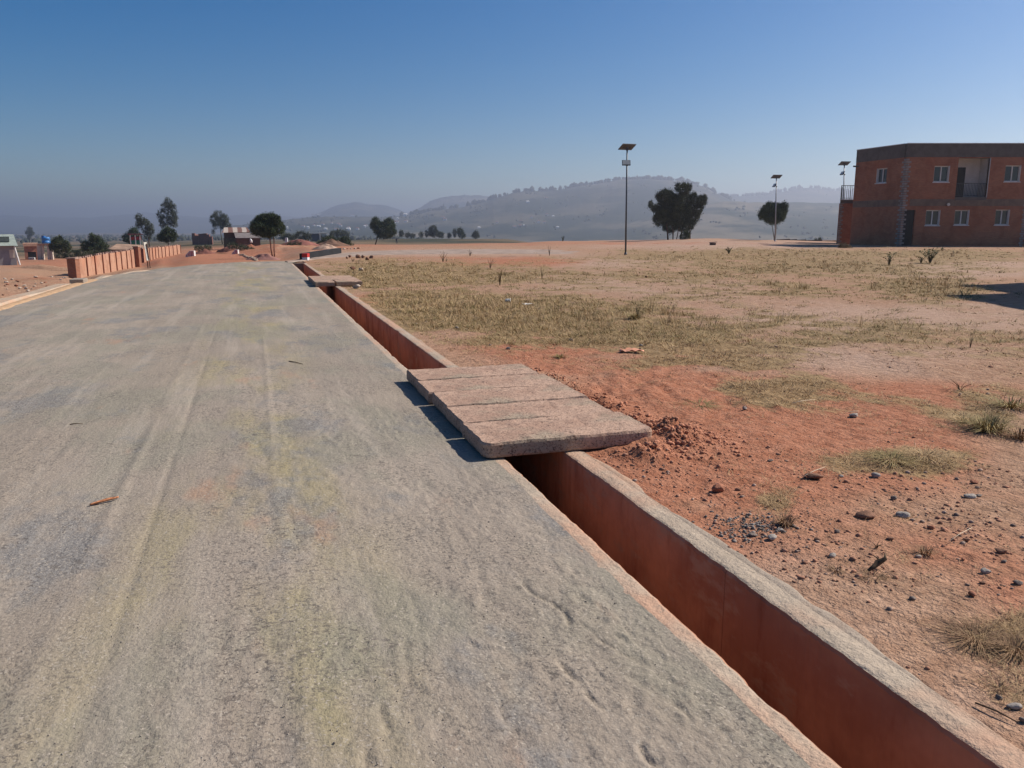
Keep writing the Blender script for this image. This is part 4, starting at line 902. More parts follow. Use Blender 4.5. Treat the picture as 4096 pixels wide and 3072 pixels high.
tree('hazy_tree', 'faint oval tree on the far plain above the blue water tank', 700, [(29.5, 229.5, 2.2, 2.8), (28.5, 233, 3.2, 3), (31, 233.5, 2.4, 2.4), (29, 237, 2, 2.2)], [[(29.3, 242, .5), (29.4, 235, .4)]], EUC, BARK, .75, 1.2, .3)
HG = 'hedgerow trees on the far rim of the plateau'
for i, (lb, lo) in enumerate([('small oval tree, leftmost in the far hedgerow', [(401.5, 233.5, 2.2, 3.3)]), ('low bushy tree second from left in the far hedgerow', [(407.5, 235.2, 2.6, 2.2)]), ('low tree third from left in the far hedgerow', [(412.5, 235.5, 2.4, 1.8)]), ('little round tree left of the tallest hedgerow one', [(421, 234.7, 1.9, 2.5)]),
                              ('thin faint tree just left of the tallest hedgerow one', [(426.5, 234, 1.8, 2.9)]), ('tallest roundest tree of the far hedgerow', [(433, 229.5, 4.2, 3.9), (435, 233.5, 4.6, 3.5), (431, 233, 3, 3)]), ('low tree right of the tallest hedgerow one', [(441, 235, 2.8, 2.6)]), ('small low tree between the two big hedgerow ones', [(449, 235.7, 2.2, 2.1)]),
                              ('narrow tree at the left side of the second big hedgerow tree', [(454.5, 233, 1.6, 3.6)]), ('second big tree of the far hedgerow, square topped', [(460, 231.5, 3.3, 3.4), (462, 235, 3.6, 2.9)]), ('lone dome shaped tree at the right end of the far hedgerow', [(475.8, 234.3, 3.4, 3), (475.5, 236, 3.6, 2)])]):
    tree('hedgerow_tree', lb, 310, lo, None, EUC if i % 3 else BUSHM, BARK, .8, 1.6, .3, 'tree', HG)
tree('bush', 'dark bush mound at the foot of the small white house', 120, [(330, 240, 7, 4), (340, 243, 8, 4), (345, 241, 6, 4), (322, 244, 6, 3), (350, 245, 4, 3)], None, BUSHM, BARK, .9, 1.2, .4, 'bush')
tree('bush', 'rounded green tree right of the small white house', 300, [(334, 235, 5, 4.5), (345, 235, 5, 4), (340, 232.5, 4, 3)], None, EUC, BARK, .9, 1.3, .4, 'bush')
tree('bush', 'bushy hedge left of the small dark shed', 200, [(290, 237, 6, 3), (301, 235.5, 6, 4), (308, 237, 4, 4), (284, 237, 5, 3.5)], None, EUC, BARK, .9, 1.2, .3, 'bush')
tree('bush', 'low reddish scrub on the eroded bank right of the forked pine', 96, [(290, 245, 5, 2.5), (297, 244, 4, 2.4)], None, PINEB, BARK, .8, 1.2, .2, 'bush')
tree('bush', 'scrubby dark bush on the eroded bank under the tin roofed shed', 92, [(232, 246, 6, 3), (242, 248, 7, 3), (250, 250, 5, 2.5)], None, PINEB, BARK, .8, .8, .2, 'bush')
tree('bush', 'low dark bush at the end of the dark earth bank, left of the building', 95, [(817, 241, 3, 2.2), (820, 240, 1.6, 3)], None, BUSHM, BARK, .8, 1.0, .6, 'bush')
tree('bush', 'dry bush against the foot of the lower wing of the brick building', 55, [(843, 246, 4.5, 3), (848, 248, 4, 2.4)], None, foliage('dry_bush', (.16, .11, .05, 1), (.24, .17, .08, 1)), BARK, .8, 1.0, .5, 'bush')
tree('bush', 'dark scrub along the back of the brick wall', 76, [(88, 254.5, 6, 2.4), (97, 253, 6, 2.4), (106, 251, 5, 2)], None, PINEB, BARK, .8, 1.0, .5, 'bush')
tree('bush', 'dark brown scrub behind the far stretch of the brick wall', 140, [(63, 256, 7, 3), (73, 254, 8, 4), (82, 253, 6, 4)], None, PINEB, BARK, .8, 1.0, .3, 'bush')
tree('bush', 'shadowy thicket behind the red and white chevron block', 96, [(199, 248.5, 6, 2.6), (208, 247.5, 4, 2.2)], None, PINEB, BARK, .8, 1.0, .3, 'bush')

# ================================================================== SOLAR LAMPS
POLEM = plain('lamp_steel', (.10, .105, .12, 1), .5, .1, 5, 0, .5); PANELM = plain('panel_back', (.10, .10, .115, 1), .6, .1, 4); CELLM = plain('solar_cells', (.03, .035, .06, 1), .2, .1, 9); FLM = plain('lamp_housing', (.03, .032, .04, 1), .5, .1, 5); GLS = plain('lamp_glass', (.50, .52, .48, 1), .15, .05, 5, 0, 0, .5)
def solar_lamp(d, ub, ut, v_top, v_fl, label, face, pole_col=None, tiltdir=1):
    p0 = D(ub, 250, d); x0, y0 = p0[0], p0[1]; z0 = G(x0, y0); pt = D(ut, v_top, d); pf = D((ub+ut)/2, v_fl, d); k = d/F
    e = empty('solar_lamp', (x0, y0, z0), label, 'street lamp', 'solar lamps on tall poles')
    dx = pt[0]-x0
    b = MB(); b.tube([(x0, y0, z0-.1), (x0+dx*.5, y0, (z0+pt[2])/2), (x0+dx, y0, pt[2]-.02)], [.055, .048, .04], 10); b.tube([(x0, y0, z0-.05), (x0, y0, z0+.12)], .08, 10); b.build('pole', pole_col or POLEM, e, True)
    c = Vector((x0+dx, y0, pt[2])); rot = Matrix.Rotation(face, 3, 'Z') @ Matrix.Rotation(math.radians(-24), 3, 'X')
    ax = rot @ Vector((.82, 0, 0)); ay = rot @ Vector((0, .62, 0)); az = rot @ Vector((0, 0, .035)); o_ = c-ax/2-ay/2+Vector((0, 0, .06))
    b = MB(); b.box(o_, ax, ay, az); pn = b.build('solar_panel', PANELM, e)
    b = MB(); b.box(o_+az*1.02+ax*.02+ay*.02, ax*.96, ay*.96, az*.1); b.build('cell_sheet', CELLM, pn)
    b = MB(); b.tube([c-Vector((0, 0, .12)), c+Vector((0, 0, .07))], .06, 8); b.tube([c-Vector((0, 0, .10)), c+ax*.3+Vector((0, 0, .05))], .018, 6); b.tube([c-Vector((0, 0, .10)), c-ax*.3+Vector((0, 0, .05))], .018, 6); b.build('panel_bracket', POLEM, e)
    fc = Vector((x0+dx*.8, y0, pf[2])); 
    r2 = Matrix.Rotation(face*1.0+tiltdir, 3, 'Z') @ Matrix.Rotation(math.radians(-58), 3, 'X')
    ax = r2 @ Vector((.46, 0, 0)); ay = r2 @ Vector((0, .32, 0)); az = r2 @ Vector((0, 0, .07)); fo = fc-ax/2-ay/2+(r2 @ Vector((0.06, 0, .16)))
    b = MB(); b.box(fo, ax, ay, az); fl = b.build('floodlight', FLM, e, bevel=.01)
    b = MB(); b.box(fo+az*1.01+ax*.06+ay*.08, ax*.88, ay*.84, az*.06); b.build('lamp_glass', GLS, fl)
    b = MB(); b.tube([fc, fo+ax/2+ay*.3], .02, 6); b.tube([fc-Vector((0, 0, .04)), fc+Vector((0, 0, .04))], .06, 8); b.build('floodlight_arm', POLEM, e)
    return e
solar_lamp(45.6, 625.7, 627.2, 148.3, 165, 'tallest solar lamp with a tilted panel, standing alone in the field', .35, None, 2.75)
solar_lamp(72, 774.5, 776.5, 177.5, 186.5, 'solar lamp rising behind the round headed pine', .1, plain('pale_steel', (.30, .30, .32, 1), .5, .1, 5, 0, .4), 1.6)
solar_lamp(68, 842, 844.4, 164.3, 174.5, 'solar lamp beside the terrace of the brick building', .1, plain('pale_steel_2', (.30, .31, .34, 1), .5, .1, 5, 0, .4), 1.6)

# ================================================================== BRICK BUILDING
def brickmat(name, a, b_, mortar, sc=1.0):
    m = NT(name, .92, .15)
    geo = m.n('ShaderNodeNewGeometry'); sn = m.n('ShaderNodeSeparateXYZ'); m.t.links.new(geo.outputs['Normal'], sn.inputs[0]); sp = m.n('ShaderNodeSeparateXYZ'); m.t.links.new(m.co, sp.inputs[0])
    fx = m.math('GREATER_THAN', m.math('ABSOLUTE', sn.outputs[0]), .7)
    mx = m.n('ShaderNodeMix', data_type='FLOAT'); m.val(mx.inputs[0], fx); m.val(mx.inputs[2], sp.outputs[0]); m.val(mx.inputs[3], sp.outputs[1])
    cb = m.n('ShaderNodeCombineXYZ'); m.val(cb.inputs[0], mx.outputs[0]); m.val(cb.inputs[1], sp.outputs[2])
    br = m.n('ShaderNodeTexBrick'); m.t.links.new(cb.outputs[0], br.inputs['Vector']); br.inputs['Scale'].default_value = 1/sc
    br.inputs['Brick Width'].default_value = .22; br.inputs['Row Height'].default_value = .085; br.inputs['Mortar Size'].default_value = .012
    br.inputs['Color1'].default_value = a; br.inputs['Color2'].default_value = b_; br.inputs['Mortar'].default_value = mortar
    c = m.mix(m.noise(.9, 4, .6, lo=.4, hi=.7, dist=1), br.outputs['Color'], m.mix(.5, br.outputs['Color'], (.5, .35, .3, 1), 'MULTIPLY'))
    c = m.mix(m.noise(.35, 4, .6, lo=.5, hi=.7), c, m.mix(.35, c, (.42, .13, .06, 1)))
    m.color(c); m.bump(br.outputs['Fac'], -.4, .01); return m.m
BRK = brickmat('rough_brick', (.38, .135, .065, 1), (.29, .10, .050, 1), (.23, .13, .09, 1))
CONC = plain('raw_concrete', (.105, .088, .078, 1), .9, .18, 2.2, .4); QUO = plain('quoin_mortar', (.25, .215, .20, 1), .9, .3, 3); WFR = plain('white_frame', (.62, .60, .58, 1), .5, .06, 4); DARKG = NT('dark_glass', .08, .5); DARKG.color((.03, .032, .04, 1)); DARKG = DARKG.m
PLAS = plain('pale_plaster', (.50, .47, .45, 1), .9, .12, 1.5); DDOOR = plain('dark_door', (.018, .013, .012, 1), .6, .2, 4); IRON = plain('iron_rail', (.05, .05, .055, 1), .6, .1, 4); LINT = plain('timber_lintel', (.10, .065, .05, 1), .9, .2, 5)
class Face:
    """a facade plane: origin o, unit dir x along it, outward normal n; local coords (a, z)"""
    def __init__(s, o, x, n): s.o = np.array(o, float); s.x = np.array(x, float)/np.linalg.norm(x); s.n = np.array(n, float)/np.linalg.norm(n); s.z = np.array([0, 0, 1.])
    def p(s, a, z, out=0): return s.o+s.x*a+s.z*z+s.n*out
    def box(s, mb, a0, a1, z0, z1, o0, o1): mb.box(s.p(a0, z0, o0), s.x*(a1-a0), s.n*(o1-o0), s.z*(z1-z0)); return mb
    def wall(s, mb, a0, a1, z0, z1, holes, th=.22):
        xs = sorted({a0, a1, *[h[0] for h in holes], *[h[1] for h in holes]}); zs = sorted({z0, z1, *[h[2] for h in holes], *[h[3] for h in holes]})
        for i in range(len(xs)-1):
            j = 0
            while j < len(zs)-1:
                ca = (xs[i]+xs[i+1])/2
                def hole(jj): return any(h[0] < ca < h[1] and h[2] < (zs[jj]+zs[jj+1])/2 < h[3] for h in holes)
                if hole(j): j += 1; continue
                k = j
                while k+1 < len(zs)-1 and not hole(k+1): k += 1
                s.box(mb, xs[i], xs[i+1], zs[j], zs[k+1], -th, 0); j = k+1
        return mb
    def window(s, par, a0, a1, z0, z1, label=None, depth=.16):
        fw = .07; b = MB(); s.box(b, a0, a1, z0, z0+fw, -depth-.05, -depth+.05); s.box(b, a0, a1, z1-fw, z1, -depth-.05, -depth+.05)
        s.box(b, a0, a0+fw, z0+fw, z1-fw, -depth-.05, -depth+.05); s.box(b, a1-fw, a1, z0+fw, z1-fw, -depth-.05, -depth+.05); s.box(b, (a0+a1)/2-fw/2, (a0+a1)/2+fw/2, z0+fw, z1-fw, -depth-.05, -depth+.05)
        s.box(b, a0-.05, a1+.05, z0-.06, z0-.002, -.12, .07)
        w = b.build('window', WFR, par)
        g = MB(); s.box(g, a0+fw, a1-fw, z0+fw, z1-fw, -depth-.03, -depth-.01); g.build('pane', DARKG, w)
        r = MB(); s.box(r, a1-.035, a1-.002, z0+.001, z1-.001, -.108, -.001); r.build('reveal', WFR, w)
        return w
k60 = 60/F
def BX(u, d=60.): return D(u, 226, d)[0]
c0 = D(899, 244, 60); OX = c0[0]; Z0 = .13
def ZZ(v): return ZV(v, 60)-Z0
bld = empty('brick_building', (OX, 60, Z0), 'two storey unplastered brick building with grey concrete parapet at the right edge', 'building')
FRN = Face((OX, 60, Z0), (1, 0, 0), (0, -1, 0)); LFT = Face((OX, 60, Z0), (-.285, 1, 0), (-1, -.285, 0))
A = lambda u: (BX(u)-OX)
HT = ZZ(143.7); ZPAR = ZZ(157.2)
wins = [(A(928.8), A(944), ZZ(182), ZZ(165.8)), (A(998.8), A(1014.2), ZZ(181.6), ZZ(165.3)), (A(924.8), A(939), ZZ(225.4), ZZ(210)), (A(953.6), A(968), ZZ(225), ZZ(210)), (A(994.2), A(1008.2), ZZ(225), ZZ(209.6)),
        (A(1045), A(1059), ZZ(225), ZZ(209.6)), (A(1045), A(1059), ZZ(181.6), ZZ(165.3)), (A(1085), A(1100), ZZ(225), ZZ(209.6)), (A(1085), A(1100), ZZ(181.6), ZZ(165.3))]
door = (A(902.8), A(914), 0.0, ZZ(210)); log = (A(952), A(982.8), ZZ(197.4), ZZ(157.8))
LEN = A(1125)
w = MB(); FRN.wall(w, 0, LEN, -.4, ZPAR, wins+[door, log]); 
# left flank
lw = [(1.9, 3.0, ZZ(182.7)+.1, ZZ(167.3)+.1)]
LFT.wall(w, .23, 5.4, -.4, ZPAR, lw)
w.box((OX-1.40, 65.2, Z0-.4), (LEN+1.40, 3.3, 0), (0, .22, 0), (0, 0, ZPAR+.4)); w.box((OX+LEN-.22, 60.23, Z0-.4), (.22, 0, 0), (0, 8.2, 0), (0, 0, ZPAR+.4))
w.build('wall', BRK, bld)
pb = MB(); FRN.box(pb, -.02, LEN, ZPAR+.002, HT, -.24, .03); LFT.box(pb, .24, 5.4, ZPAR+.002, HT, -.22, .03); pb.box((OX-1.38, 65.22, Z0+ZPAR+.001), (LEN+1.36, 3.3, 0), (0, .2, 0), (0, 0, HT-ZPAR)); pb.build('parapet', CONC, bld)
cp = MB(); FRN.box(cp, -.05, LEN+.02, HT+.001, HT+.05, -.28, .07); LFT.box(cp, .29, 5.42, HT+.001, HT+.05, -.26, .07); cp.build('coping', plain('coping_sheet', (.5, .5, .5, 1), .5, .1, 3), bld)
rf = MB(); rf.box((OX+.1, 60.25, Z0+ZPAR+.1), (LEN-.3, 0, 0), (-1.3, 4.9, 0), (0, 0, .15)); rf.build('roof', CONC, bld)
bd = MB(); zf = ZZ(206)
for a0, a1 in ((.5, A(951.8)), (A(983), LEN)): FRN.box(bd, a0, a1, zf, ZZ(199.2), -.03, .015)
FRN.box(bd, A(951.8), A(983), zf, ZZ(197.6), -.03, .05)
LFT.box(bd, .25, 5.38, zf, ZZ(199.2), -.03, .015); bd.build('floor_band', plain('band_concrete', (.17, .115, .085, 1), .9, .2, 2), bld)
fl = MB(); fl.box((OX+.25, 60.25, Z0-.05), (LEN-.5, 0, 0), (-1.3, 4.9, 0), (0, 0, .1)); fl.box((OX-.15, 61.95, Z0+zf), (LEN-.5, 0, 0), (-.9, 3.2, 0), (0, 0, .25)); fl.build('floor', CONC, bld)
bk = MB(); bk.box((OX+.3, 61.8, Z0), (A(951)-.3, 0, 0), (0, .1, 0), (0, 0, ZPAR)); bk.box((OX+A(984), 61.8, Z0), (LEN-A(984)-.3, 0, 0), (0, .1, 0), (0, 0, ZPAR)); bk.build('dark_backing', DDOOR, bld)
for i, q in enumerate(wins): FRN.window(bld, *q)
LFT.window(bld, *lw[0])
# loggia lining
lg = MB(); a0, a1, z0_, z1_ = log
FRN.box(lg, a0-.1, a1+.1, z0_, z1_+.1, -1.3, -1.2); lg.build('loggia_back', PLAS, bld)
lg = MB(); FRN.box(lg, a1+.001, a1+.1, z0_, z1_, -1.19, -.23); FRN.box(lg, a1-.0, a1+.05, z0_, z1_, -.21, .012); lg.build('loggia_side', PLAS, bld)
lg = MB(); FRN.box(lg, a0-.1, a0-.001, z0_, z1_, -1.19, -.23); lg.build('loggia_side', BRK, bld)
lg = MB(); FRN.box(lg, a0, a1, z0_-.2, z0_+.02, -1.19, .06); lg.build('loggia_floor', CONC, bld)
lg = MB(); FRN.box(lg, a0, a1, z1_+.02, z1_+.1, -1.19, -.24); lg.build('loggia_ceiling', PLAS, bld)
dd_ = MB(); FRN.box(dd_, a0+.35, a0+1.2, z0_+.03, z0_+2.2, -1.19, -1.14); dd_.build('door', DDOOR, bld)
rl = MB(); FRN.box(rl, a0, a1, z0_+.98, z0_+1.03, -.12, -.07); FRN.box(rl, a0, a1, z0_+.1, z0_+.14, -.11, -.08)
for i in range(20): FRN.box(rl, a0+.06+i*(a1-a0-.1)/20, a0+.085+i*(a1-a0-.1)/20, z0_+.14, z0_+.98, -.105, -.085)
rl.build('railing', IRON, bld)
dr_ = MB(); FRN.box(dr_, door[0], door[1], 0.02, door[3], -.2, -.14); dr_.build('door', DDOOR, bld)
sp_ = MB(); FRN.box(sp_, door[0]-.3, door[1]+.3, -.3, .06, .002, .55); FRN.box(sp_, door[0]-.5, door[1]+.5, -.3, -.06, .552, .95); sp_.build('door_step', CONC, bld)
# toothed quoins
for a_c, zt_ in ((0, ZPAR), (A(1023), ZPAR)):
    q = MB(); z = 0.0; i = 0
    while z < zt_-.1:
        wd_ = .34 if i % 2 else .20
        FRN.box(q, a_c-(0 if a_c == 0 else wd_/2), a_c+wd_*(1 if a_c == 0 else .5), z, z+.13, -.02, .025 if i % 2 else .018)
        if a_c == 0: LFT.box(q, .0, wd_*1.2, z, z+.13, -.02, .03 if i % 2 else .02)
        z += .17; i += 1
    q.build('quoin', QUO, bld)
gb = D(947.3, 204.5, 60); b = MB(); b.tube([(gb[0], 59.97, gb[2]), (gb[0], 59.80, gb[2])], [.07, .11], 12); b.build('wall_lamp', plain('lamp_globe', (.6, .55, .5, 1), .4, .05, 4), bld)
dp = MB(); dp.tube([(OX-1.40, 64.9, Z0+ZPAR-.3), (OX-1.85, 64.8, Z0+ZPAR-.3)], .06, 8); dp.build('drain_spout', CONC, bld)
# lower wing with terrace
WXa, WXb = D(838.3, 230, 67)[0], D(856, 230, 67)[0]; ZW = ZV(199.6, 67)
ww = MB(); WF = Face((WXa, 67, Z0), (1, 0, 0), (0, -1, 0)); WL = Face((WXa, 67, Z0), (.42, 1, 0), (-1, .42, 0)); WF.wall(ww, 0, WXb-WXa, -.4, ZW-Z0-.30, []); WL.wall(ww, .23, 4, -.4, ZW-Z0-.30, []); ww.build('wing_wall', BRK, bld)
ww = MB(); ww.box((WXa-.04, 66.96, ZW-.30), (WXb-WXa+.3, 0, 0), (1.65, 3.9, 0), (0, 0, .26)); ww.build('terrace_slab', CONC, bld)
ww = MB(); ww.box((WXa-.08, 66.92, ZW-.035), (WXb-WXa+.3, 0, 0), (1.7, 4.0, 0), (0, 0, .05)); ww.build('terrace_edge', plain('edge_tile', (.5, .5, .52, 1), .5, .1, 3), bld)
rl = MB(); zt = ZV(185.5, 67)
for (xa, ya, xb, yb) in ((WXa, 67, WXb-.1, 67), (WXa, 67, WXa+1.6, 70.8)):
    rl.tube([(xa, ya, zt), (xb, yb, zt)], .025, 6); rl.tube([(xa, ya, ZW+.12), (xb, yb, ZW+.12)], .018, 6); n = int(math.hypot(xb-xa, yb-ya)/.14)
    for i in range(n+1): f = i/n; rl.tube([(xa+(xb-xa)*f, ya+(yb-ya)*f, ZW+.02), (xa+(xb-xa)*f, ya+(yb-ya)*f, zt)], .018 if i % 5 else .03, 5)
rl.build('terrace_railing', IRON, bld)
q = MB(); z = 0; i = 0
while z < ZW-Z0-.35:
    wd_ = .3 if i % 2 else .18; WF.box(q, 0, wd_, z, z+.13, -.02, .022); WL.box(q, 0, wd_, z, z+.13, -.02, .022); z += .17; i += 1
q.build('quoin', QUO, bld)
# building just out of frame on the right whose shadow falls into the field
tipA = P(956, 285.7); tipB = P(940.8, 295.8); HB = 6.8; sh = HB/math.tan(SUN_EL)
hx, hy = SUN_DIR.x/math.cos(SUN_EL)*sh, SUN_DIR.y/math.cos(SUN_EL)*sh; n_ = math.hypot(.933, .36); hx /= n_; hy /= n_
cA = (tipA[0]+hx, tipA[1]+hy); cB = (tipB[0]+hx, tipB[1]+hy)
nb = empty('brick_house', (cB[0], cB[1]-6, 0), 'brick house standing just beyond the right edge, casting its shadow on the field', 'house')
w = MB(); f1 = Face((cB[0], cB[1], -.2), (0, -1, 0), (-1, 0, 0)); f2 = Face((cA[0], cA[1], -.2), (0, -1, 0), (-1, 0, 0))
wn = [(1.5, 2.7, 1.3, 2.5), (5, 6.2, 1.3, 2.5), (1.5, 2.7, 4.4, 5.6), (5, 6.2, 4.4, 5.6)]
f1.wall(w, 0, 8.5, 0, HB-.8, wn); f2.wall(w, 0, cA[1]-cB[1], 0, HB-.8, [])
w.box((cB[0]+.22, cB[1]-.22, -.2), (7.0, 0, 0), (0, .22, 0), (0, 0, HB-.8)); w.box((cA[0]+.22, cA[1]-.22, -.2), (6, 0, 0), (0, .22, 0), (0, 0, HB-.8)); w.box((cB[0]+.22, cB[1]-8.5, -.2), (7, 0, 0), (0, .22, 0), (0, 0, HB-.8)); w.build('wall', BRK, nb)
w = MB(); w.box((cB[0]-.02, cB[1]-8.52, HB-1), (7.3, 0, 0), (0, 8.54, 0), (0, 0, 1.0)); w.box((cA[0]-.02, cB[1]+.03, HB-1), (6.2, 0, 0), (0, cA[1]-cB[1], 0), (0, 0, .998)); w.build('parapet', CONC, nb)
for q in wn: f1.window(nb, *q)

# ================================================================== LEFT: brick boundary wall
PINKB = brickmat('pink_brick_render', (.45, .245, .16, 1), (.39, .21, .135, 1), (.43, .265, .19, 1)); PILM = plain('pilaster_shade_red', (.20, .075, .045, 1), .95, .2, 3); CAPM = plain('rough_capstone', (.36, .24, .19, 1), .95, .3, 6, .6)  # pilaster red is darkened to carry the posts' shadow side
def boundary(pa, pb, da, db, tops, posts, label, name='boundary_wall'):
    A0 = D(pa[0], pa[1], da); B0 = D(pb[0], pb[1], db); A0[2] = G(A0[0], A0[1]); e = empty(name, A0, label, 'wall')
    # distance as a function of u along the straight ground line
    def at(u):
        r = (u-512)/F/ (CP+.197*SP); # x/y
        # intersect ray x=r*y with segment
        dx, dy = B0[0]-A0[0], B0[1]-A0[1]; t = (r*A0[1]-A0[0])/(dx-r*dy); return np.array([A0[0]+dx*t, A0[1]+dy*t])
    b = MB(); pb_ = MB(); dirn = np.array([B0[0]-A0[0], B0[1]-A0[1]]); dirn /= np.linalg.norm(dirn); nrm = np.array([dirn[1], -dirn[0]])
    us = [p for p in posts]
    for i in range(len(us)-1):
        p, q = at(us[i]), at(us[i+1]); z0_, z1_ = G(*p)-.3, G(*q)-.3
        zt0 = ZV(np.interp(us[i], *tops), p[1]); zt1 = ZV(np.interp(us[i+1], *tops), q[1])
        n3 = np.r_[nrm*.18, 0]; P0 = np.r_[p, z0_]; P1 = np.r_[q, z1_]; P2 = np.r_[q, zt1]; P3 = np.r_[p, zt0]
        c = [P0, P1, P2, P3, P0-n3, P1-n3, P2-n3, P3-n3]; b.add(c, [(0, 1, 2, 3), (5, 4, 7, 6), (3, 2, 6, 7), (4, 5, 1, 0), (4, 0, 3, 7), (1, 5, 6, 2)])
    b.build('wall_panel', PINKB, e)
    for i, u_ in enumerate(us):
        p = at(u_); zt_ = ZV(np.interp(u_, *tops), p[1])+.02; m = MB(); hw = .08
        m.box(np.r_[p-dirn*hw-nrm*.2, G(*p)-.3], np.r_[dirn*hw*2, 0], np.r_[nrm*.275, 0], (0, 0, zt_-G(*p)+.3)); m.build('pilaster', PILM, e)
    st_ = MB(); rg = random.Random(3)
    for i in range(len(us)-1):
        p, q = at(us[i]), at(us[i+1])
        for k in range(7):
            f = rg.random(); c = p+(q-p)*f; zt_ = ZV(np.interp(us[i]+(us[i+1]-us[i])*f, *tops), c[1]); st_.box(np.r_[c-nrm*.18-dirn*.1, zt_], np.r_[dirn*rg.uniform(.1, .3), 0], np.r_[nrm*.15, 0], (0, 0, rg.uniform(.04, .14)))
    st_.build('top_stones', CAPM, e)
    return e, at
boundary((72.5, 279), (134, 268.6), 50, 76, ([72, 82, 100, 125, 134], [259.2, 257.8, 254.4, 250.8, 249]), [72.8, 82.5, 91, 99, 106, 112.7, 118, 123.5, 128, 132.5], 'near stretch of pinkish brick wall with posts coloured dark red for their shaded side, left of the road')
boundary((140, 262.5), (179, 256), 84, 110, ([140, 160, 179], [248.8, 247.0, 245.0]), [140.5, 143.8, 147, 150, 153, 156, 159.5, 163, 167, 171, 175, 178.5], 'farther stretch of pinkish brick wall behind the white sign')
for (u_, dd__, w_, vt, lb) in ((71.8, 49, .52, 259.0, 'dark square brick end pillar of the near wall'), (137.4, 77, .50, 247, 'tall dark gate pillar between the two stretches of brick wall')):
    p = D(u_, 270, dd__); z0_ = G(p[0], p[1]); b = MB(); b.abox(p[0]-w_*.5, p[0]+w_*.5, p[1], p[1]+.5, z0_-.3, ZV(vt, dd__)); o = b.build('brick_pillar', brickmat('pillar_brick%d' % u_, (.30, .12, .07, 1), (.24, .09, .055, 1), (.28, .17, .12, 1)), None, bevel=.02); origin_top(o, (p[0], p[1], z0_)); tag(o, lb, 'pillar')
    m = MB(); m.abox(p[0]-w_*.55, p[0]+w_*.55, p[1]-.05, p[1]+.55, ZV(vt, dd__), ZV(vt, dd__)+.08); m.v = [(a-p[0], b2-p[1], c-z0_) for a, b2, c in m.v]; mesh_obj('pillar_cap', np.array(m.v), m.f, CAPM, o)
# white sign on two legs
def off_tag(o, p, lb, cat): origin_top(o, p); return tag(o, lb, cat)
p = D(149.7, 267, 60); z0_ = G(p[0], p[1]); e = empty('sign', (p[0], p[1], z0_), 'tall narrow white sign board on two thin legs beside the brick wall', 'sign')
k = 60/F; zt, zb1 = ZV(242.2, 60), ZV(260.6, 60); b = MB(); b.box((p[0]-1.6*k, p[1]-.1, zb1), (1.6*k, 2.77*k, 0), (-.043, .025, 0), (-.12, 0, zt-zb1)); sb = b.build('board', plain('sign_white', (.62, .60, .52, 1), .6, .1, 3), e)
tm = MB(); rg = random.Random(9); L = zt-zb1; ux, uy = .5, .866
y0_ = zb1+.15; px_ = p[0]-1.6*k; py_ = p[1]-.1; vs_ = []; fs_ = []
for i in range(26):                              # one printed column of joined glyph-like blocks
    zz = y0_+i*(L-.3)/26; w_ = (.10 if i % 2 else .03)*(.7+.6*rg.random()); sh = -.12*(zz-zb1)/L
    for q_ in ((.11-w_/2), (.11+w_/2)): vs_.append((px_+sh+ux*q_+.866*.004, py_+uy*q_-.5*.004, zz))
for i in range(25): fs_.append((2*i, 2*i+1, 2*i+3, 2*i+2))
tm.add(vs_, fs_)
tm.build('lettering', plain('faded_print', (.30, .30, .30, 1), .7, .2, 5), sb)
b = MB(); b.tube([(p[0]-1.9*k, p[1]+.05, z0_-.1), (p[0]-1.9*k-.1, p[1]+.05, zt-.1)], .035, 6); b.build('leg', BARK, e); b = MB(); b.tube([(p[0]+.2*k, p[1]+.05, z0_-.1), (p[0]+.2*k-.1, p[1]+.05, zt-.1)], .035, 6); b.build('leg', BARK, e)

# ================================================================== LEFT: houses, tank
TIN = NT('pale_green_tin', .6, .3); wv_ = TIN.n('ShaderNodeTexWave', bands_direction='X'); TIN.t.links.new(TIN.co, wv_.inputs[0]); wv_.inputs['Scale'].default_value = 3; TIN.color(TIN.mix(TIN.noise(2, 4, lo=.3, hi=.7), (.26, .30, .27, 1), (.34, .38, .33, 1))); TIN.bump(wv_.outputs['Fac'], .4, .04); TIN = TIN.m
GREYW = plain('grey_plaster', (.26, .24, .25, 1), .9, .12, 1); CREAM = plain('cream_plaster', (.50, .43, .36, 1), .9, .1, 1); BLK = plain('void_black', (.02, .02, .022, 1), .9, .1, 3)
d = 90; p = D(8, 266, d); z0_ = G(p[0], p[1]); e = empty('grey_house', (p[0], p[1], z0_), 'grey house with a pale green metal roof at the far left edge', 'house'); k = d/F
e.rotation_euler = (0, 0, math.atan2(-p[0], p[1])); xl, xr = D(-40, 250, d)[0], D(14.2, 250, d)[0]; zr, ze, zb1 = ZV(234.6, d), ZV(245.7, d), z0_-.6
b = MB(); b.abox(xl, xr, d, d+7, zb1, ze); b.build('wall', GREYW, e)
b = MB(); b.add([(xl-.3, d-.5, ze), (xr+.25, d-.5, ze), (xr+.0, d+3.5, zr), (xl-.3, d+3.5, zr), (xr+.25, d+7.5, ze), (xl-.3, d+7.5, ze)], [(0, 1, 2, 3), (3, 2, 4, 5), (1, 4, 2), (0, 3, 5), (0, 5, 4, 1)]); b.build('roof', TIN, e)
b = MB(); b.box((D(-2, 240, d)[0], d+.6, ZV(241.5, d+1)), (D(8.6, 240, d)[0]-D(-2, 240, d)[0], 0, 0), (0, .7, 0), (0, 0, .55)); dm = b.build('roof_window', plain('roof_window_frame', (.10, .12, .11, 1), .5, .1, 3), e)
b = MB(); b.box((D(9.5, 240, d)[0]-2.2*k, d-.03, ZV(258, d)), (1.5*k*3, 0, 0), (0, .028, 0), (0, 0, 8*k)); b.build('pale_panel', CREAM, e)
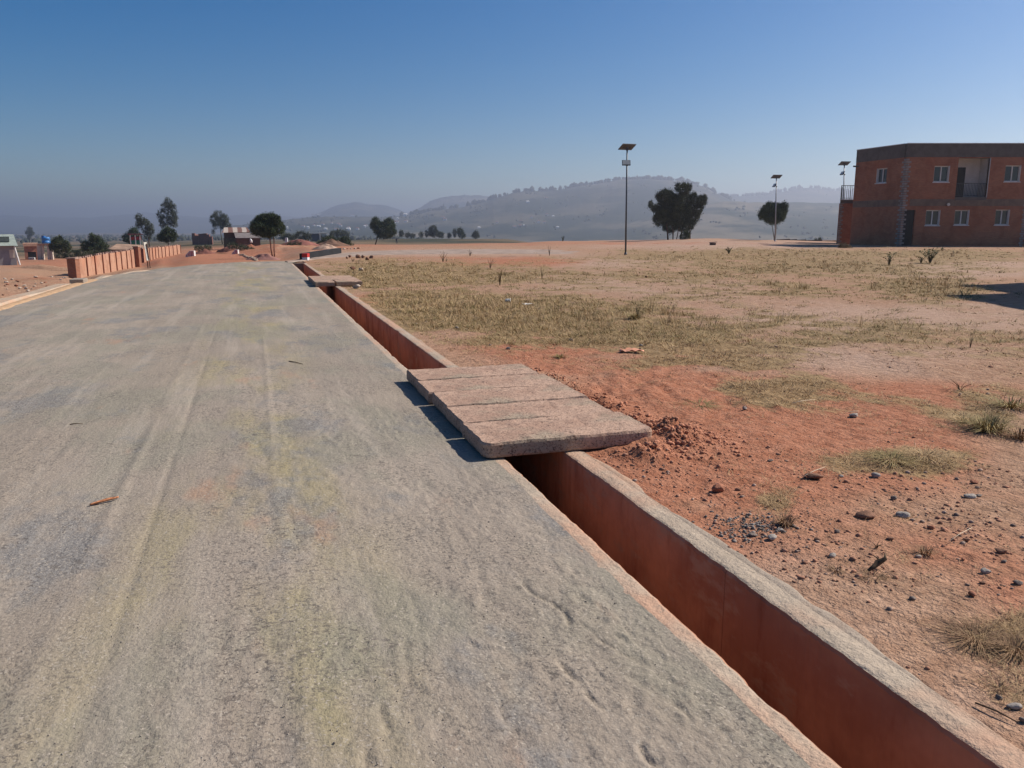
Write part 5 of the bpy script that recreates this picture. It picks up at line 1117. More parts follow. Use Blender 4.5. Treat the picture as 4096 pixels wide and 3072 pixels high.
b = MB(); b.tube([(xr-.1, d-.12, ze-.05), (xr+.25, d-.3, z0_-.05)], .09, 8); b.build('downpipe', WFR, e)
# blue tank on a stand
d = 128; k = d/F; p = D(43, 260, d); z0_ = G(p[0], p[1]); ztop = ZV(243.7, d)
e = empty('tank_stand', (p[0], p[1], z0_), 'concrete stand on pale columns carrying the blue tank', 'stand')
b = MB(); b.box((D(36.8, 240, d)[0], d, ztop-.28), (14.0*k, 0, 0), (0, 2.0, 0), (0, 0, .28)); b.build('platform', plain('stand_orange', (.42, .26, .19, 1), .9, .15, 2), e)
for (ua, ub_, w_) in ((38.3, 39.8, .7), (41.2, 42.6, .35), (47.3, 48.6, .35), (50.0, 51.8, .35)):
    b = MB(); q0, q1 = D(ua, 244, d), D(ub_, 261, d); b.box((q1[0]-w_/2, d+.1, z0_-.4), (w_, 0, 0), (0, .3, 0), (q0[0]-q1[0], 0, ztop-.28-z0_+.4)); b.build('column', plain('column_cream%d' % ua, (.50, .42, .35, 1), .9, .1, 2), e)
q = D(42.6, 243, d); R = 3.8*k; b = MB(); Hh = ZV(237.0, d)-ztop
b.tube([(q[0], d+1, ztop+.01), (q[0], d+1, ztop+Hh*.3), (q[0], d+1, ztop+Hh*.32), (q[0], d+1, ztop+Hh*.62), (q[0], d+1, ztop+Hh*.64), (q[0], d+1, ztop+Hh*.88), (q[0], d+1, ztop+Hh)], [R, R, R*.95, R*.95, R, R, R*.75], 24)
o = b.build('water_tank', plain('blue_plastic', (.03, .16, .42, 1), .45, .1, 2, 0, 0, .4), None, True); off_tag(o, (q[0], d+1, ztop), 'round bright blue plastic water tank on a raised stand', 'water tank')
b = MB(); b.tube([(-.2, -.2, Hh), (-.2, -.2, Hh+.18)], [.3, .25], 14); b.build('lid', plain('blue_lid', (.02, .10, .30, 1), .5, .1, 2), o) if False else mesh_obj('lid', np.array(b.v), b.f, plain('blue_lid', (.02, .10, .30, 1), .5, .1, 2), o)
# low house beside the stand
d = 132; k = d/F; p = D(31, 260, d); z0_ = G(p[0], p[1]); e = empty('low_house', (p[0], p[1], z0_), 'low unfinished orange brick house with an open front beside the tank stand', 'house'); e.rotation_euler = (0, 0, math.atan2(-p[0], p[1]))
xl, xr = D(25.0, 250, d)[0], D(37.3, 250, d)[0]; b = MB(); F_ = Face((xl, d, z0_), (1, 0, 0), (0, -1, 0)); Wd = xr-xl; Ht = ZV(246.3, d)-z0_
F_.wall(b, 0, Wd, -.5, Ht, [(Wd*.22, Wd*.80, .0, Ht*.58)]); b.box((xl, d+4, z0_-.5), (Wd, 0, 0), (0, .2, 0), (0, 0, Ht+.5)); b.box((xl, d+.01, z0_-.5), (.2, 0, 0), (0, 4, 0), (0, 0, Ht+.5)); b.build('wall', plain('orange_brick', (.33, .15, .10, 1), .9, .2, 2), e)
b = MB(); b.box((xl-.1, d-.2, z0_+Ht+.003), (Wd+.1, 0, 0), (0, 4.5, 0), (0, 0, ZV(243.3, d)-z0_-Ht)); b.build('roof_slab', plain('orange_slab', (.48, .29, .20, 1), .9, .1, 2), e)
b = MB(); b.box((xl+.2, d+1.5, z0_), (Wd-.3, 0, 0), (0, .1, 0), (0, 0, Ht)); b.build('dark_backing', BLK, e)  # black sheet stands in for the shade inside the open front
b = MB(); b.box((xl+Wd*.35, d-.6, z0_-.3), (Wd*.5, 0, 0), (0, .4, 0), (0, 0, Ht*.32)); o = b.build('block_pile', plain('pale_blocks', (.40, .38, .36, 1), .9, .3, 6, .5), None, bevel=.08); off_tag(o, (xl+Wd*.6, d-.4, z0_), 'low pale heap of blocks in the open front of the low house', 'block pile')
# small red-and-white kiosk by the pine bush
d = 125; k = d/F; p = D(135.5, 243, d); z0_ = G(p[0], p[1]); e = empty('kiosk', (p[0], p[1], z0_), 'little red and white building with green base in front of a dark pine bush', 'kiosk'); e.rotation_euler = (0, 0, math.atan2(-p[0], p[1]))
x0 = D(131, 240, d)[0]; zb1, zt = ZV(241.2, d), ZV(234.8, d)
b = MB(); b.box((x0, d, z0_-.3), (9.6*k, 0, 0), (0, 3, 0), (0, 0, zt-z0_)); b.build('wall', plain('kiosk_red', (.30, .04, .04, 1), .8, .2, 2), e)
for uu_ in (130.4, 135.0, 139.2): b = MB(); b.box((D(uu_, 240, d)[0], d-.1, z0_-.3), (1.0*k, 0, 0), (0, .095, 0), (0, 0, zt-z0_+.25)); b.build('column', WFR, e)
b = MB(); b.box((x0, d-.06, z0_-.3), (9.6*k, 0, 0), (0, .055, 0), (0, 0, zb1-z0_+.45)); b.build('base_panel', plain('kiosk_green', (.03, .16, .10, 1), .8, .2, 2), e)
b = MB(); b.box((x0-.3, d-.4, zt), (9.6*k+.6, 0, 0), (0, 3.8, 0), (0, 0, .12)); b.build('roof', plain('kiosk_roof', (.12, .035, .04, 1), .7, .1, 2), e)
# long tiled roof right behind the walls
d = 100
for (ua, ub_, va, vb_, lb) in ((110, 146, 245.2, 247.5, 'long low building with a brownish roof behind the near brick wall'),):
    k = d/F; p = D(ua, 250, d); z0_ = G(p[0], p[1]); e = empty('low_building', (p[0], p[1], z0_), lb, 'building'); e.rotation_euler = (0, 0, math.atan2(-p[0], p[1]))
    xa, xb = D(ua, 246, d)[0], D(ub_, 246, d)[0]; zt = ZV(va, d); b = MB(); b.abox(xa, xb, d, d+5, z0_-.5, zt-.5); b.build('wall', plain('dull_wall', (.17, .14, .145, 1), .9, .15, 1), e)
    b = MB(); b.add([(xa-.3, d-.4, zt-.5), (xb+.3, d-.4, zt-.62), (xb-.8, d+2.5, zt-.05), (xa+.8, d+2.5, zt+.12), (xb+.3, d+5.4, zt-.6), (xa-.3, d+5.4, zt-.5)], [(0, 1, 2, 3), (3, 2, 4, 5), (0, 3, 5), (1, 4, 2), (5, 4, 1, 0)]); b.build('roof', plain('brown_roof', (.32, .21, .15, 1), .9, .2, 1), e)
# ruined brick walls
d = 215; k = d/F; p = D(202, 243, d); z0_ = G(p[0], p[1]); b = MB(); rg = random.Random(4)
for (ua, ub_, va) in ((192, 195, 233.2), (195, 198.5, 235.5), (198.5, 203, 233.8), (203, 207, 233.4), (207, 209.5, 234.5), (209.5, 212, 236.5)):
    xa, xb = D(ua, 240, d)[0], D(ub_, 240, d)[0]; b.abox(xa, xb, d+rg.uniform(0, .3), d+.7, z0_-.5, ZV(va, d))
xa = D(192, 240, d)[0]; b.abox(xa, xa+.5, d+.7, d+5, z0_-.5, ZV(234.5, d))
o = b.build('ruined_walls', brickmat('ruin_brick', (.22, .10, .085, 1), (.18, .08, .07, 1), (.2, .12, .1, 1)), None); off_tag(o, (p[0], p[1], z0_), 'jagged remains of a brick house left of the tin roofed shed', 'ruin')
# tin roofed shed
STRIPE = NT('rusty_striped_tin', .7, .3); w2 = STRIPE.n('ShaderNodeTexWave', bands_direction='X'); STRIPE.t.links.new(STRIPE.co, w2.inputs[0]); w2.inputs['Scale'].default_value = .22; w2.inputs['Distortion'].default_value = 1.5; STRIPE.color(STRIPE.mix(STRIPE.ramp(w2.outputs['Fac'], .35, .6), (.42, .35, .30, 1), (.17, .085, .06, 1))); STRIPE = STRIPE.m
d = 130; k = d/F; p = D(236, 243.5, d); z0_ = G(p[0], p[1]); e = empty('shed', (p[0], p[1], z0_), 'dark wooden shed with a rusty striped tin roof in two levels', 'shed'); e.rotation_euler = (0, 0, math.atan2(-p[0], p[1]))
x0, x1, x2 = D(224.2, 230, d)[0], D(248.7, 230, d)[0], D(258, 230, d)[0]
b = MB(); b.abox(x0, x1, d, d+6, z0_-.5, ZV(232, d)); b.build('wall', LINT, e)
b = MB(); b.add([(x0-.3, d-.5, ZV(232.6, d)), (x1+.2, d-.5, ZV(232.2, d)), (x1-.3, d+3, ZV(227.4, d)), (x0+.1, d+3, ZV(227.4, d)), (x1+.2, d+6.4, ZV(232.2, d)), (x0-.3, d+6.4, ZV(232.6, d))], [(0, 1, 2, 3), (3, 2, 4, 5), (0, 3, 5), (1, 4, 2), (5, 4, 1, 0)]); b.build('upper_roof', STRIPE, e)
b = MB(); b.add([(D(235, 230, d)[0], d-3.5, ZV(237.8, d-3)), (x2+.3, d-3.5, ZV(237.8, d-3)), (x2-.8, d-.52, ZV(232.8, d)), (D(234, 230, d)[0], d-.52, ZV(232.8, d)),
                 (D(235, 230, d)[0], d-3.5, ZV(237.8, d-3)-.08), (x2+.3, d-3.5, ZV(237.8, d-3)-.08), (x2-.8, d-.52, ZV(232.8, d)-.08), (D(234, 230, d)[0], d-.52, ZV(232.8, d)-.08)], [(0, 1, 2, 3), (7, 6, 5, 4), (0, 4, 5, 1), (1, 5, 6, 2), (2, 6, 7, 3), (3, 7, 4, 0)]); b.build('lower_roof', plain('grey_tin', (.20, .17, .16, 1), .7, .15, 2), e)
b = MB(); b.abox(D(235.5, 230, d)[0], x2, d-3.2, d-.55, z0_-.5, ZV(237.9, d-3)-.1); b.build('annex_wall', plain('brown_boards', (.11, .065, .05, 1), .9, .2, 3), e)
b = MB(); b.abox(x0-.1, D(235, 230, d)[0], d-.2, d-.02, z0_-.5, ZV(238, d)); b.build('base_wall', plain('mossy_wall', (.12, .11, .07, 1), .9, .2, 3), e)
# small white house with dark wing
d = 300; k = d/F; p = D(323, 241, d); z0_ = G(p[0], p[1]); e = empty('white_house', (p[0], p[1], z0_), 'small white flat roofed house beyond the bank, with a dark window', 'house'); e.rotation_euler = (0, 0, math.atan2(-p[0], p[1]))
x0, x1 = D(319.7, 236, d)[0], D(326.4, 236, d)[0]; b = MB(); b.abox(x0, x1, d, d+4, z0_-1, ZV(233.6, d)); b.build('wall', plain('cream_wall', (.50, .46, .38, 1), .9, .08, 1), e)
b = MB(); b.abox(x0-.1, x1+.15, d-.15, d+4.1, ZV(233.6, d), ZV(233.6, d)+.2); b.build('roof_slab', CREAM, e)
for ua in (321.3, 324.8): b = MB(); b.abox(D(ua, 236, d)[0], D(ua+.9, 236, d)[0], d-.05, d-.01, ZV(238, d), ZV(235.6, d)); b.build('window', BLK, e)
e = empty('dark_shed', (D(314, 241, 298)[0], 298, G(D(314, 241, 298)[0], 298)), 'long low dark shed adjoining the small white house', 'shed'); x0, x1 = D(309.5, 236, 298)[0], D(319.6, 236, 298)[0]; b = MB(); b.abox(x0, x1-.03, 298, 302, e.location.z-1, ZV(234.3, 298)); b.build('wall', plain('dark_blue_grey', (.07, .075, .09, 1), .9, .15, 1), e)  # wall in one dark blue grey
b = MB(); b.abox(x0-.1, x1-.05, 297.8, 302.1, ZV(234.3, 298)+.001, ZV(233.8, 298)+.1); b.build('roof', plain('dark_tin', (.09, .085, .09, 1), .7, .1, 2), e)
# parapet blocks etc.
def culvert():
    a = P(304.3, 260.2); c = P(341.6, 253.1); a[2] = 0; c[2] = 0; e = empty('culvert_parapet', (a[0], a[1], 0), 'long low dark parapet with a red and white end block beside the side road', 'parapet')
    dv = (c-a); L = np.linalg.norm(dv); dv /= L; n = np.array([dv[1], -dv[0], 0]); f = Face(a, dv, n); h = ZV(253.3, a[1])
    b = MB(); b.box(f.p(1.25/L*3, -.2), dv*(L-.4), -n*.3, (0, 0, h*.93+.2)); b.build('wall', plain('near_black_concrete', (.016, .017, .019, 1), .8, .2, 2), e)  # near-black colour over the whole parapet wall
    b = MB(); b.box(f.p(.32, h*.75, -.02), dv*(L-.5), -n*.26, (0, 0, h*.2)); b.build('top', plain('yellowish_top', (.40, .33, .20, 1), .9, .2, 2), e) if False else None
    b = MB(); xx = 5.2*a[1]/F; b.box((a[0]-.02, a[1]-.32, h*.44), (xx, 0, 0), (0, .45, 0), (0, 0, h*.56)); b.build('red_band', plain('red_paint', (.42, .03, .025, 1), .6, .15, 3), e)
    b = MB(); b.box((a[0]-.02, a[1]-.32, -.2), (xx, 0, 0), (0, .45, 0), (0, 0, h*.44+.198)); b.build('white_band', plain('white_paint', (.55, .57, .60, 1), .6, .1, 3), e)
culvert()
def chev(u0, u1, v0, v1, d, lb, st=5):
    p = D((u0+u1)/2, v1, d); z0_ = G(p[0], p[1]); x0, x1 = D(u0, v1, d)[0], D(u1, v1, d)[0]; zt = max(ZV(v0, d), z0_+.2); e = empty('marker_block', (p[0], p[1], z0_), lb, 'marker block')
    H_ = zt-z0_; sl = (x1-x0)*.5; b = MB(); c = [(x0, d, z0_-.1), (x1, d+.1, z0_-.1), (x1, d+.1, zt), (x1-sl, d+.1, zt), (x0, d, z0_+H_*.25)]; n = len(c)
    b.add(c+[(q[0], q[1]+.4, q[2]) for q in c], [tuple(range(n)), tuple(reversed(range(n, 2*n)))]+[(i, i+n, (i+1) % n+n, (i+1) % n) for i in range(n)]); b.build('block', WFR, e)
    b = MB()
    for i in range(st):
        x = x0+(x1-x0)*(i+.3)/st; w_ = (x1-x0)/st*.42; ht = H_*(.25+.75*min(1, (x-x0)/(x1-x0-sl+1e-6)))*.9
        b.box((x, d-.012+.1*(x-x0)/(x1-x0), z0_+.02), (w_, 0, 0), (0, .01, 0), (w_*.8 if x+w_*2 < x1 else 0, 0, ht))
    b.build('stripes', plain('stripe_red%d' % u0, (.42, .05, .05, 1), .7, .1, 3), e)
chev(185.5, 193.8, 250.7, 256, 80, 'red and white striped block at the left side of the dirt track')
chev(232, 237.6, 249.8, 254.2, 84, 'pale red and white block at the right side of the dirt track', 3)
# rough stone curb wall right of the track
b = MB(); rg = random.Random(8); 
for i in range(46):
    f = i/45; u_ = 238+16*f+rg.uniform(-.5, .5); d_ = 82-34*f; vv_ = 250+12*f; q = P(u_, vv_) if False else D(u_, vv_, d_); z = G(q[0], q[1]); s_ = rg.uniform(.12, .28); b.box((q[0], q[1], z-.15), (s_, .05, 0), (-.03, s_, 0), (0, 0, rg.uniform(.2, .36)))
q = D(246, 255, 66); o = b.build('stone_edging', plain('edging_stone', (.30, .23, .18, 1), .95, .3, 4, .6), None, bevel=.05); off_tag(o, (q[0], q[1], G(q[0], q[1])), 'rough line of edging stones on the right of the dirt track', 'stone edging')
# grey branch track beyond the crest, dirt track
# sand pile and stones at the end of the parapet
def heap(u, v, d, wpx, hpx, mat, label, name='sand_pile', cat='sand pile', seed=1, dep=.6):
    p = D(u, v, d); z0_ = G(p[0], p[1]); k = d/F; n = 40; X, Y = np.meshgrid(np.linspace(-1, 1, n), np.linspace(-1, 1, n)); r = np.hypot(X, Y); prof = np.clip(1-r, 0, 1)**.9; Z = prof*hpx*k*(1+.9*fbm(X*3, Y*3, 4, seed))-.08*(r > .97)
    ii = np.arange(n*n).reshape(n, n); FM = np.stack([ii[:-1, :-1], ii[:-1, 1:], ii[1:, 1:], ii[1:, :-1]], -1).reshape(-1, 4)
    o = mesh_obj(name, np.stack([X.ravel()*wpx/2*k, Y.ravel()*wpx/2*k*dep, Z.ravel()-.05], 1), FM, mat, None, True); o.location = (p[0], p[1], z0_); return tag(o, label, cat)
heap(326, 250.5, 72, 30, 6, plain('pale_sand', (.40, .27, .20, 1), .95, .2, 1.5, .5), 'pale sand pile with stones behind the dark parapet')
heap(264, 259, 56, 40, 8, plain('purple_earth', (.24, .12, .10, 1), .95, .25, 1.2, .6), 'reddish earth mound at the foot of the forked pine', 'earth_mound', 'earth mound', 3)
heap(232, 250, 96, 30, 7, plain('dark_red_earth', (.20, .085, .06, 1), .95, .3, .9, .6), 'dark eroded earth bank below the tin roofed shed', 'earth_mound', 'earth mound', 5)
heap(205, 250.5, 92, 26, 5, plain('dark_red_earth2', (.18, .075, .055, 1), .95, .3, .9, .6), 'dark red earth bank behind the red and white striped block', 'earth_mound', 'earth mound', 6)
heap(300, 251, 100, 44, 7, plain('dark_red_earth3', (.22, .09, .07, 1), .95, .3, .8, .6), 'wide red earth bank between the forked pine and the parapet', 'earth_mound', 'earth mound', 7)
heap(332, 246, 112, 42, 7, plain('brown_earth', (.16, .09, .06, 1), .95, .3, .8, .6), 'brown earth bank with bushes behind the parapet', 'earth_mound', 'earth mound', 8)
heap(250, 247, 118, 40, 6, plain('rust_earth', (.27, .11, .065, 1), .95, .3, .8, .6), 'rusty earth bank under the annex of the tin roofed shed', 'earth_mound', 'earth mound', 9)
heap(40, 266, 62, 90, 5, SOIL, 'low reddish earth rise in front of the blue tank stand', 'earth_mound', 'earth mound', 10, .3)
for i in range(9): 
    u_ = 328+i*3.1; q = D(u_, 250.8-.1*i, 66); o = stone(u_, 251, 0.1, 'pale', .8, 'x') if False else None
rg = np.random.default_rng(5)
for i in range(10):
    u_ = 326+i*3.6; d_ = 62+i*.6; q = D(u_, 250, d_); R = d_/F*rg.uniform(.8, 1.5); vv, ff = ico(2); vv = vv*(1+.2*rg.uniform(-1, 1, (len(vv), 1)))*np.array([R, R*.8, R*.7]); o = mesh_obj('boulder', vv, ff, STONE['pale' if i % 3 else 'brown']); o.location = (q[0], q[1], G(q[0], q[1])+R*.3); tag(o, 'pale rough stone in the row of rubble behind the dark parapet' if i % 3 else 'brown rough stone in the row of rubble behind the dark parapet', 'stone', 'pale rubble behind the parapet' if i % 3 else 'brown rubble behind the parapet')
# earth bank shadow at the right rim, put in as a dark low strip
b = MB(); prev = None; P1 = [(776, 240.2, 79), (790, 240.6, 79), (797, 242.0, 78), (806, 243.2, 77), (822, 244.2, 76), (840, 244.6, 75)]
for i in range(len(P1)-1):
    q, r_ = D(*P1[i]), D(*P1[i+1]); za, zb2 = G(q[0], q[1]), G(r_[0], r_[1]); ta, tb_ = max(za+.05, ZV(P1[i][1]-.3, P1[i][2])), max(zb2+.12, ZV(P1[i+1][1]-1.6, P1[i+1][2]))
    b.add([(q[0], q[1], za-.3), (r_[0], r_[1], zb2-.3), (r_[0], r_[1], tb_), (q[0], q[1], ta), (q[0], q[1]+.3, za-.3), (r_[0], r_[1]+.3, zb2-.3), (r_[0], r_[1]+.3, tb_), (q[0], q[1]+.3, ta)], [(0, 1, 2, 3), (5, 4, 7, 6), (3, 2, 6, 7), (4, 5, 1, 0), (4, 0, 3, 7), (1, 5, 6, 2)])
q = D(800, 242, 78); o = b.build('bank_shadow', plain('bank_shadow_dark', (.085, .07, .065, 1), .9, .2, 2), None); off_tag(o, (q[0], q[1], G(q[0], q[1])), 'low dark strip put in for the shadow of an earth bank between the round headed pine and the building', 'wall')
p = P(713.5, 247.3); b = MB(); z0_ = G(p[0], p[1]); b.box((p[0]-.22, p[1], z0_-.03), (.40, .03, 0), (-.03, .3, 0), (.02, 0, .19)); b.box((p[0]-.27, p[1]-.03, z0_+.161), (.52, 0, .05), (0, .36, 0), (0, 0, .04)); o = b.build('dark_block', plain('old_crate', (.09, .055, .045, 1), .9, .2, 6), None, bevel=.015); off_tag(o, (p[0], p[1], z0_), 'small dark square block lying alone on the pale far field', 'block')
# rim stones of the old field road edge: thin dark ledge
# people
def figure(u, v, d, h, label, shirt, trou, name='person'):
    p = D(u, v, d); z0_ = G(p[0], p[1]); s_ = h/1.72
    J = {'pel': (0, 0, .95), 'che': (0, 0, 1.28), 'nec': (0, 0, 1.47), 'hea': (0, -.01, 1.60), 'top': (0, 0, 1.70), 'shL': (-.19, 0, 1.40), 'elL': (-.27, .06, 1.13), 'haL': (-.24, -.06, .90), 'shR': (.19, 0, 1.40), 'elR': (.26, -.08, 1.14), 'haR': (.22, -.26, 1.02),
         'hpL': (-.10, 0, .90), 'knL': (-.12, -.16, .50), 'anL': (-.12, -.10, .08), 'toL': (-.12, -.26, .04), 'hpR': (.10, 0, .90), 'knR': (.11, .02, .49), 'anR': (.11, .22, .10), 'toR': (.11, .10, .04)}
    R = {'pel': .13, 'che': .15, 'nec': .06, 'hea': .095, 'top': .05, 'shL': .065, 'elL': .045, 'haL': .035, 'shR': .065, 'elR': .045, 'haR': .035, 'hpL': .09, 'knL': .06, 'anL': .04, 'toL': .035, 'hpR': .09, 'knR': .06, 'anR': .04, 'toR': .035}
    E = [('pel', 'che'), ('che', 'nec'), ('nec', 'hea'), ('hea', 'top'), ('che', 'shL'), ('shL', 'elL'), ('elL', 'haL'), ('che', 'shR'), ('shR', 'elR'), ('elR', 'haR'), ('pel', 'hpL'), ('hpL', 'knL'), ('knL', 'anL'), ('anL', 'toL'), ('pel', 'hpR'), ('hpR', 'knR'), ('knR', 'anR'), ('anR', 'toR')]
    def skin(nm, keys, grow, mat, par):
        ks = [k_ for k_ in J if k_ in keys]; me = bpy.data.meshes.new(nm); me.from_pydata([tuple(np.array(J[k_])*s_) for k_ in ks], [(ks.index(a), ks.index(b_)) for a, b_ in E if a in ks and b_ in ks], []); o = bpy.data.objects.new(nm, me); COL.objects.link(o)
        o.modifiers.new('skin', 'SKIN'); 
        for i, k_ in enumerate(ks): me.skin_vertices[0].data[i].radius = ((R[k_]+grow)*s_,)*2; me.skin_vertices[0].data[i].use_root = (i == 0)
        m = o.modifiers.new('sub', 'SUBSURF'); m.levels = 1; m.render_levels = 1; me.materials.append(mat)
        if par: o.parent = par
        return o
    body = skin(name, list(J), 0, plain('skin_brown', (.12, .06, .04, 1), .6, .05, 3), None); body.location = (p[0], p[1], z0_); tag(body, label, 'person')
    skin('shirt', ['pel', 'che', 'shL', 'elL', 'shR', 'elR'], .015, shirt, body); skin('trousers', ['pel', 'hpL', 'knL', 'anL', 'hpR', 'knR', 'anR'], .014, trou, body)
    vv, ff = ico(2); vv = vv*np.array([.10, .11, .08])*s_+np.array([0, .015, 1.655])*s_; mesh_obj('hair', vv, ff, BLK, body, True)
    return body
figure(590.5/12.64+350, 244, 225, 1.72, 'person in dark clothes walking beyond the field, right of the leaning pine', plain('dark_shirt', (.05, .05, .06, 1), .8, .1, 3), plain('dark_trousers', (.03, .03, .04, 1), .8, .1, 3))
p = D(251.3, 241.7, 118); z0_ = max(G(p[0], p[1]), ZV(242, 118)); b = MB(); b.tube([(p[0], p[1], z0_-.1), (p[0]-.02, p[1], z0_+.2), (p[0]-.07, p[1], z0_+.36), (p[0]-.12, p[1], z0_+.48)], [.17, .17, .13, .04], 10); o = b.build('white_sack', WH, None, True); off_tag(o, (p[0], p[1], z0_), 'small white sack standing on the bank before the tin roofed shed', 'sack')
p = D(286.3, 242, 150); z0_ = G(p[0], p[1]); b = MB(); b.abox(p[0]-.22, p[0]+.22, 150, 150.4, z0_-.3, ZV(238.2, 150)); b.abox(p[0]-.16, p[0]+.16, 150.05, 150.35, ZV(238.2, 150), ZV(237.6, 150)); o = b.build('marker_post', plain('white_post', (.55, .56, .58, 1), .8, .1, 3), None); off_tag(o, (p[0], p[1], z0_), 'short white post on the bank right of the forked pine', 'post')
p = D(309.8, 240, 290); z0_ = G(p[0], p[1]); b = MB(); b.tube([(p[0], p[1], z0_-.3), (p[0], p[1], ZV(231, 290))], .12, 6); b.abox(p[0]-.5, p[0]+.5, p[1]-.05, p[1]+.05, ZV(231.8, 290), ZV(231.5, 290)); o = b.build('utility_pole', WFR, None); off_tag(o, (p[0], p[1], z0_), 'thin pale utility pole beside the long low dark shed', 'pole')

# ================================================================== HILLS
def hillmat(name, a, b_, c_):
    m = NT(name, .95, .05); c = m.mix(m.noise(.0045, 7, .68, co=m.coords((1, .6, 3)), lo=.46, hi=.60), a, b_); c = m.mix(m.noise(.014, 5, .7, co=m.coords((1, 1, 2.5)), lo=.55, hi=.66), c, c_); m.color(c); return m.m
HM1 = hillmat('hill_scrub', (.022, .032, .022, 1), (.15, .125, .085, 1), (.015, .022, .015, 1)); HM2 = hillmat('hill_wood', (.016, .026, .018, 1), (.09, .08, .055, 1), (.012, .019, .013, 1))
RID = []
def ridge(prof, dist, d0, dback, zb_, mat, label, seed, rough=.05, pw=1.3):
    us = np.array([q[0] for q in prof]); vs = np.array([q[1] for q in prof]); n = 520; m = 90; az = np.linspace(us[0], us[-1], n)
    crest = ZV(1, 1)*0+np.array([ZV(v_, dist) for v_ in np.interp(az, us, vs)]); 
    w = np.exp(-.5*(np.arange(-6, 7)/2.5)**2); w /= w.sum(); crest = np.convolve(np.pad(crest, 6, mode='edge'), w, 'valid')
    crest = crest+dist*.0009*fbm(az/9, az*0, 4, seed)*2
    dd_ = np.r_[np.linspace(d0, dist, 60), np.linspace(dist, dback, 31)[1:]]
    AZ, DD = np.meshgrid(az, dd_, indexing='ij'); CR = crest[:, None]+0*DD
    f = np.where(DD <= dist, np.clip((DD-d0)/(dist-d0), 0, 1)**pw, np.clip(1-(DD-dist)/(dback-dist), 0, 1)**.8)
    f2 = f*f*(3-2*f)*.35+f*.65
    x = (AZ-512)/815.*DD; y = DD; Z = zb_+(CR-zb_)*f2
    Z = Z+(CR-zb_)*rough*2*fbm(x/(dist*.09), y/(dist*.13), 5, seed+5)*np.clip(4*f*(1-f), 0, 1)+(CR-zb_)*.18*fbm(x/(dist*.22), y*0, 2, seed+9)*np.clip(4*f*(1-f), 0, 1)
    # sharp gullies
    Z = Z-(CR-zb_)*.07*np.abs(fbm(x/(dist*.045), y/(dist*.16), 3, seed+7))*np.clip(3*f*(1-f), 0, 1)
    ii = np.arange(Z.size).reshape(Z.shape); FM = np.stack([ii[:-1, :-1], ii[1:, :-1], ii[1:, 1:], ii[:-1, 1:]], -1).reshape(-1, 4)
    o = mesh_obj('hills', np.stack([x.ravel(), y.ravel(), Z.ravel()], 1), FM, mat, None, True); tag(o, label, 'hills', kind='structure')
    RID.append((az, dd_, Z)); return o
ridge([(-260, 222), (-60, 219), (0, 215), (40, 217), (85, 218), (120, 215.5), (145, 212.5), (175, 214.5), (210, 218), (245, 214.5), (280, 215.5), (315, 218), (360, 221), (470, 222)], 6800, 4000, 8600, -34, HM2, 'faint low ridge on the left horizon', 500)
ridge([(270, 227), (312, 216), (324, 211), (340, 204.5), (356, 202), (372, 204.5), (386, 205.5), (398, 209), (408, 213), (430, 217), (500, 219)], 5000, 3300, 6800, -30, HM1, 'low far hill with a pointed top left of centre', 510)
ridge([(390, 222), (405, 214.5), (420, 207.5), (432, 200.5), (448, 196), (465, 195), (480, 195.5), (505, 198), (560, 203), (640, 210)], 4200, 2800, 5600, -30, HM1, 'pale flat topped hill behind the wooded slope', 520)
ridge([(820-240, 212), (680, 204), (716, 198), (726, 196), (745, 196.2), (757, 196), (780, 191.8), (800, 187.6), (812, 188), (830, 190.8), (860, 190), (940, 186), (1060, 188), (1300, 196)], 3600, 2300, 5200, -30, HM2, 'hazy ridge on the right running behind the building', 530)
ridge([(230, 226), (290, 219), (330, 216.5), (380, 217), (400, 216.5), (430, 211.5), (468, 206.2), (490, 200), (508, 194.5), (524, 191), (547, 191), (570, 188), (587, 185.2), (605, 182), (615, 180), (642, 179), (660, 180), (677, 181), (690, 183.5), (701, 186.5), (710, 190.5), (718, 195), (730, 200), (760, 208), (830, 216)], 2600, 1150, 3900, -28, HM2, 'long wooded hill rising to the highest summit right of centre', 540, .06)
ridge([(500, 236), (560, 232), (610, 224), (660, 212), (700, 205), (722, 201.3), (745, 202), (763, 202.8), (800, 202.3), (850, 203), (960, 204), (1120, 210), (1400, 222)], 1900, 950, 2700, -26, HM1, 'nearer grassy slope below the summit, behind the pines', 550, .07)
ridge([(120, 240), (200, 236), (240, 234), (290, 231), (340, 229), (400, 228), (450, 230), (520, 233), (600, 238), (680, 242)], 1800, 1050, 2500, -24, HM1, 'low village slope in front of the wooded hill', 560, .06)
def surf(u, v):
    """first hit of the sight line with the hills or plain"""
    best = None
    for az, dd_, Z in RID:
        j = np.interp(u, az, np.arange(len(az)), left=-1, right=-1)
        if j < 0: continue
        col = Z[int(j)]; ray_z = np.array([ZV(v, q) for q in dd_]); k_ = np.argmax(col > ray_z)
        if col[k_] > ray_z[k_] and k_ > 0:
            if best is None or dd_[k_] < best[0]: best = (dd_[k_], ray_z[k_])
    return best
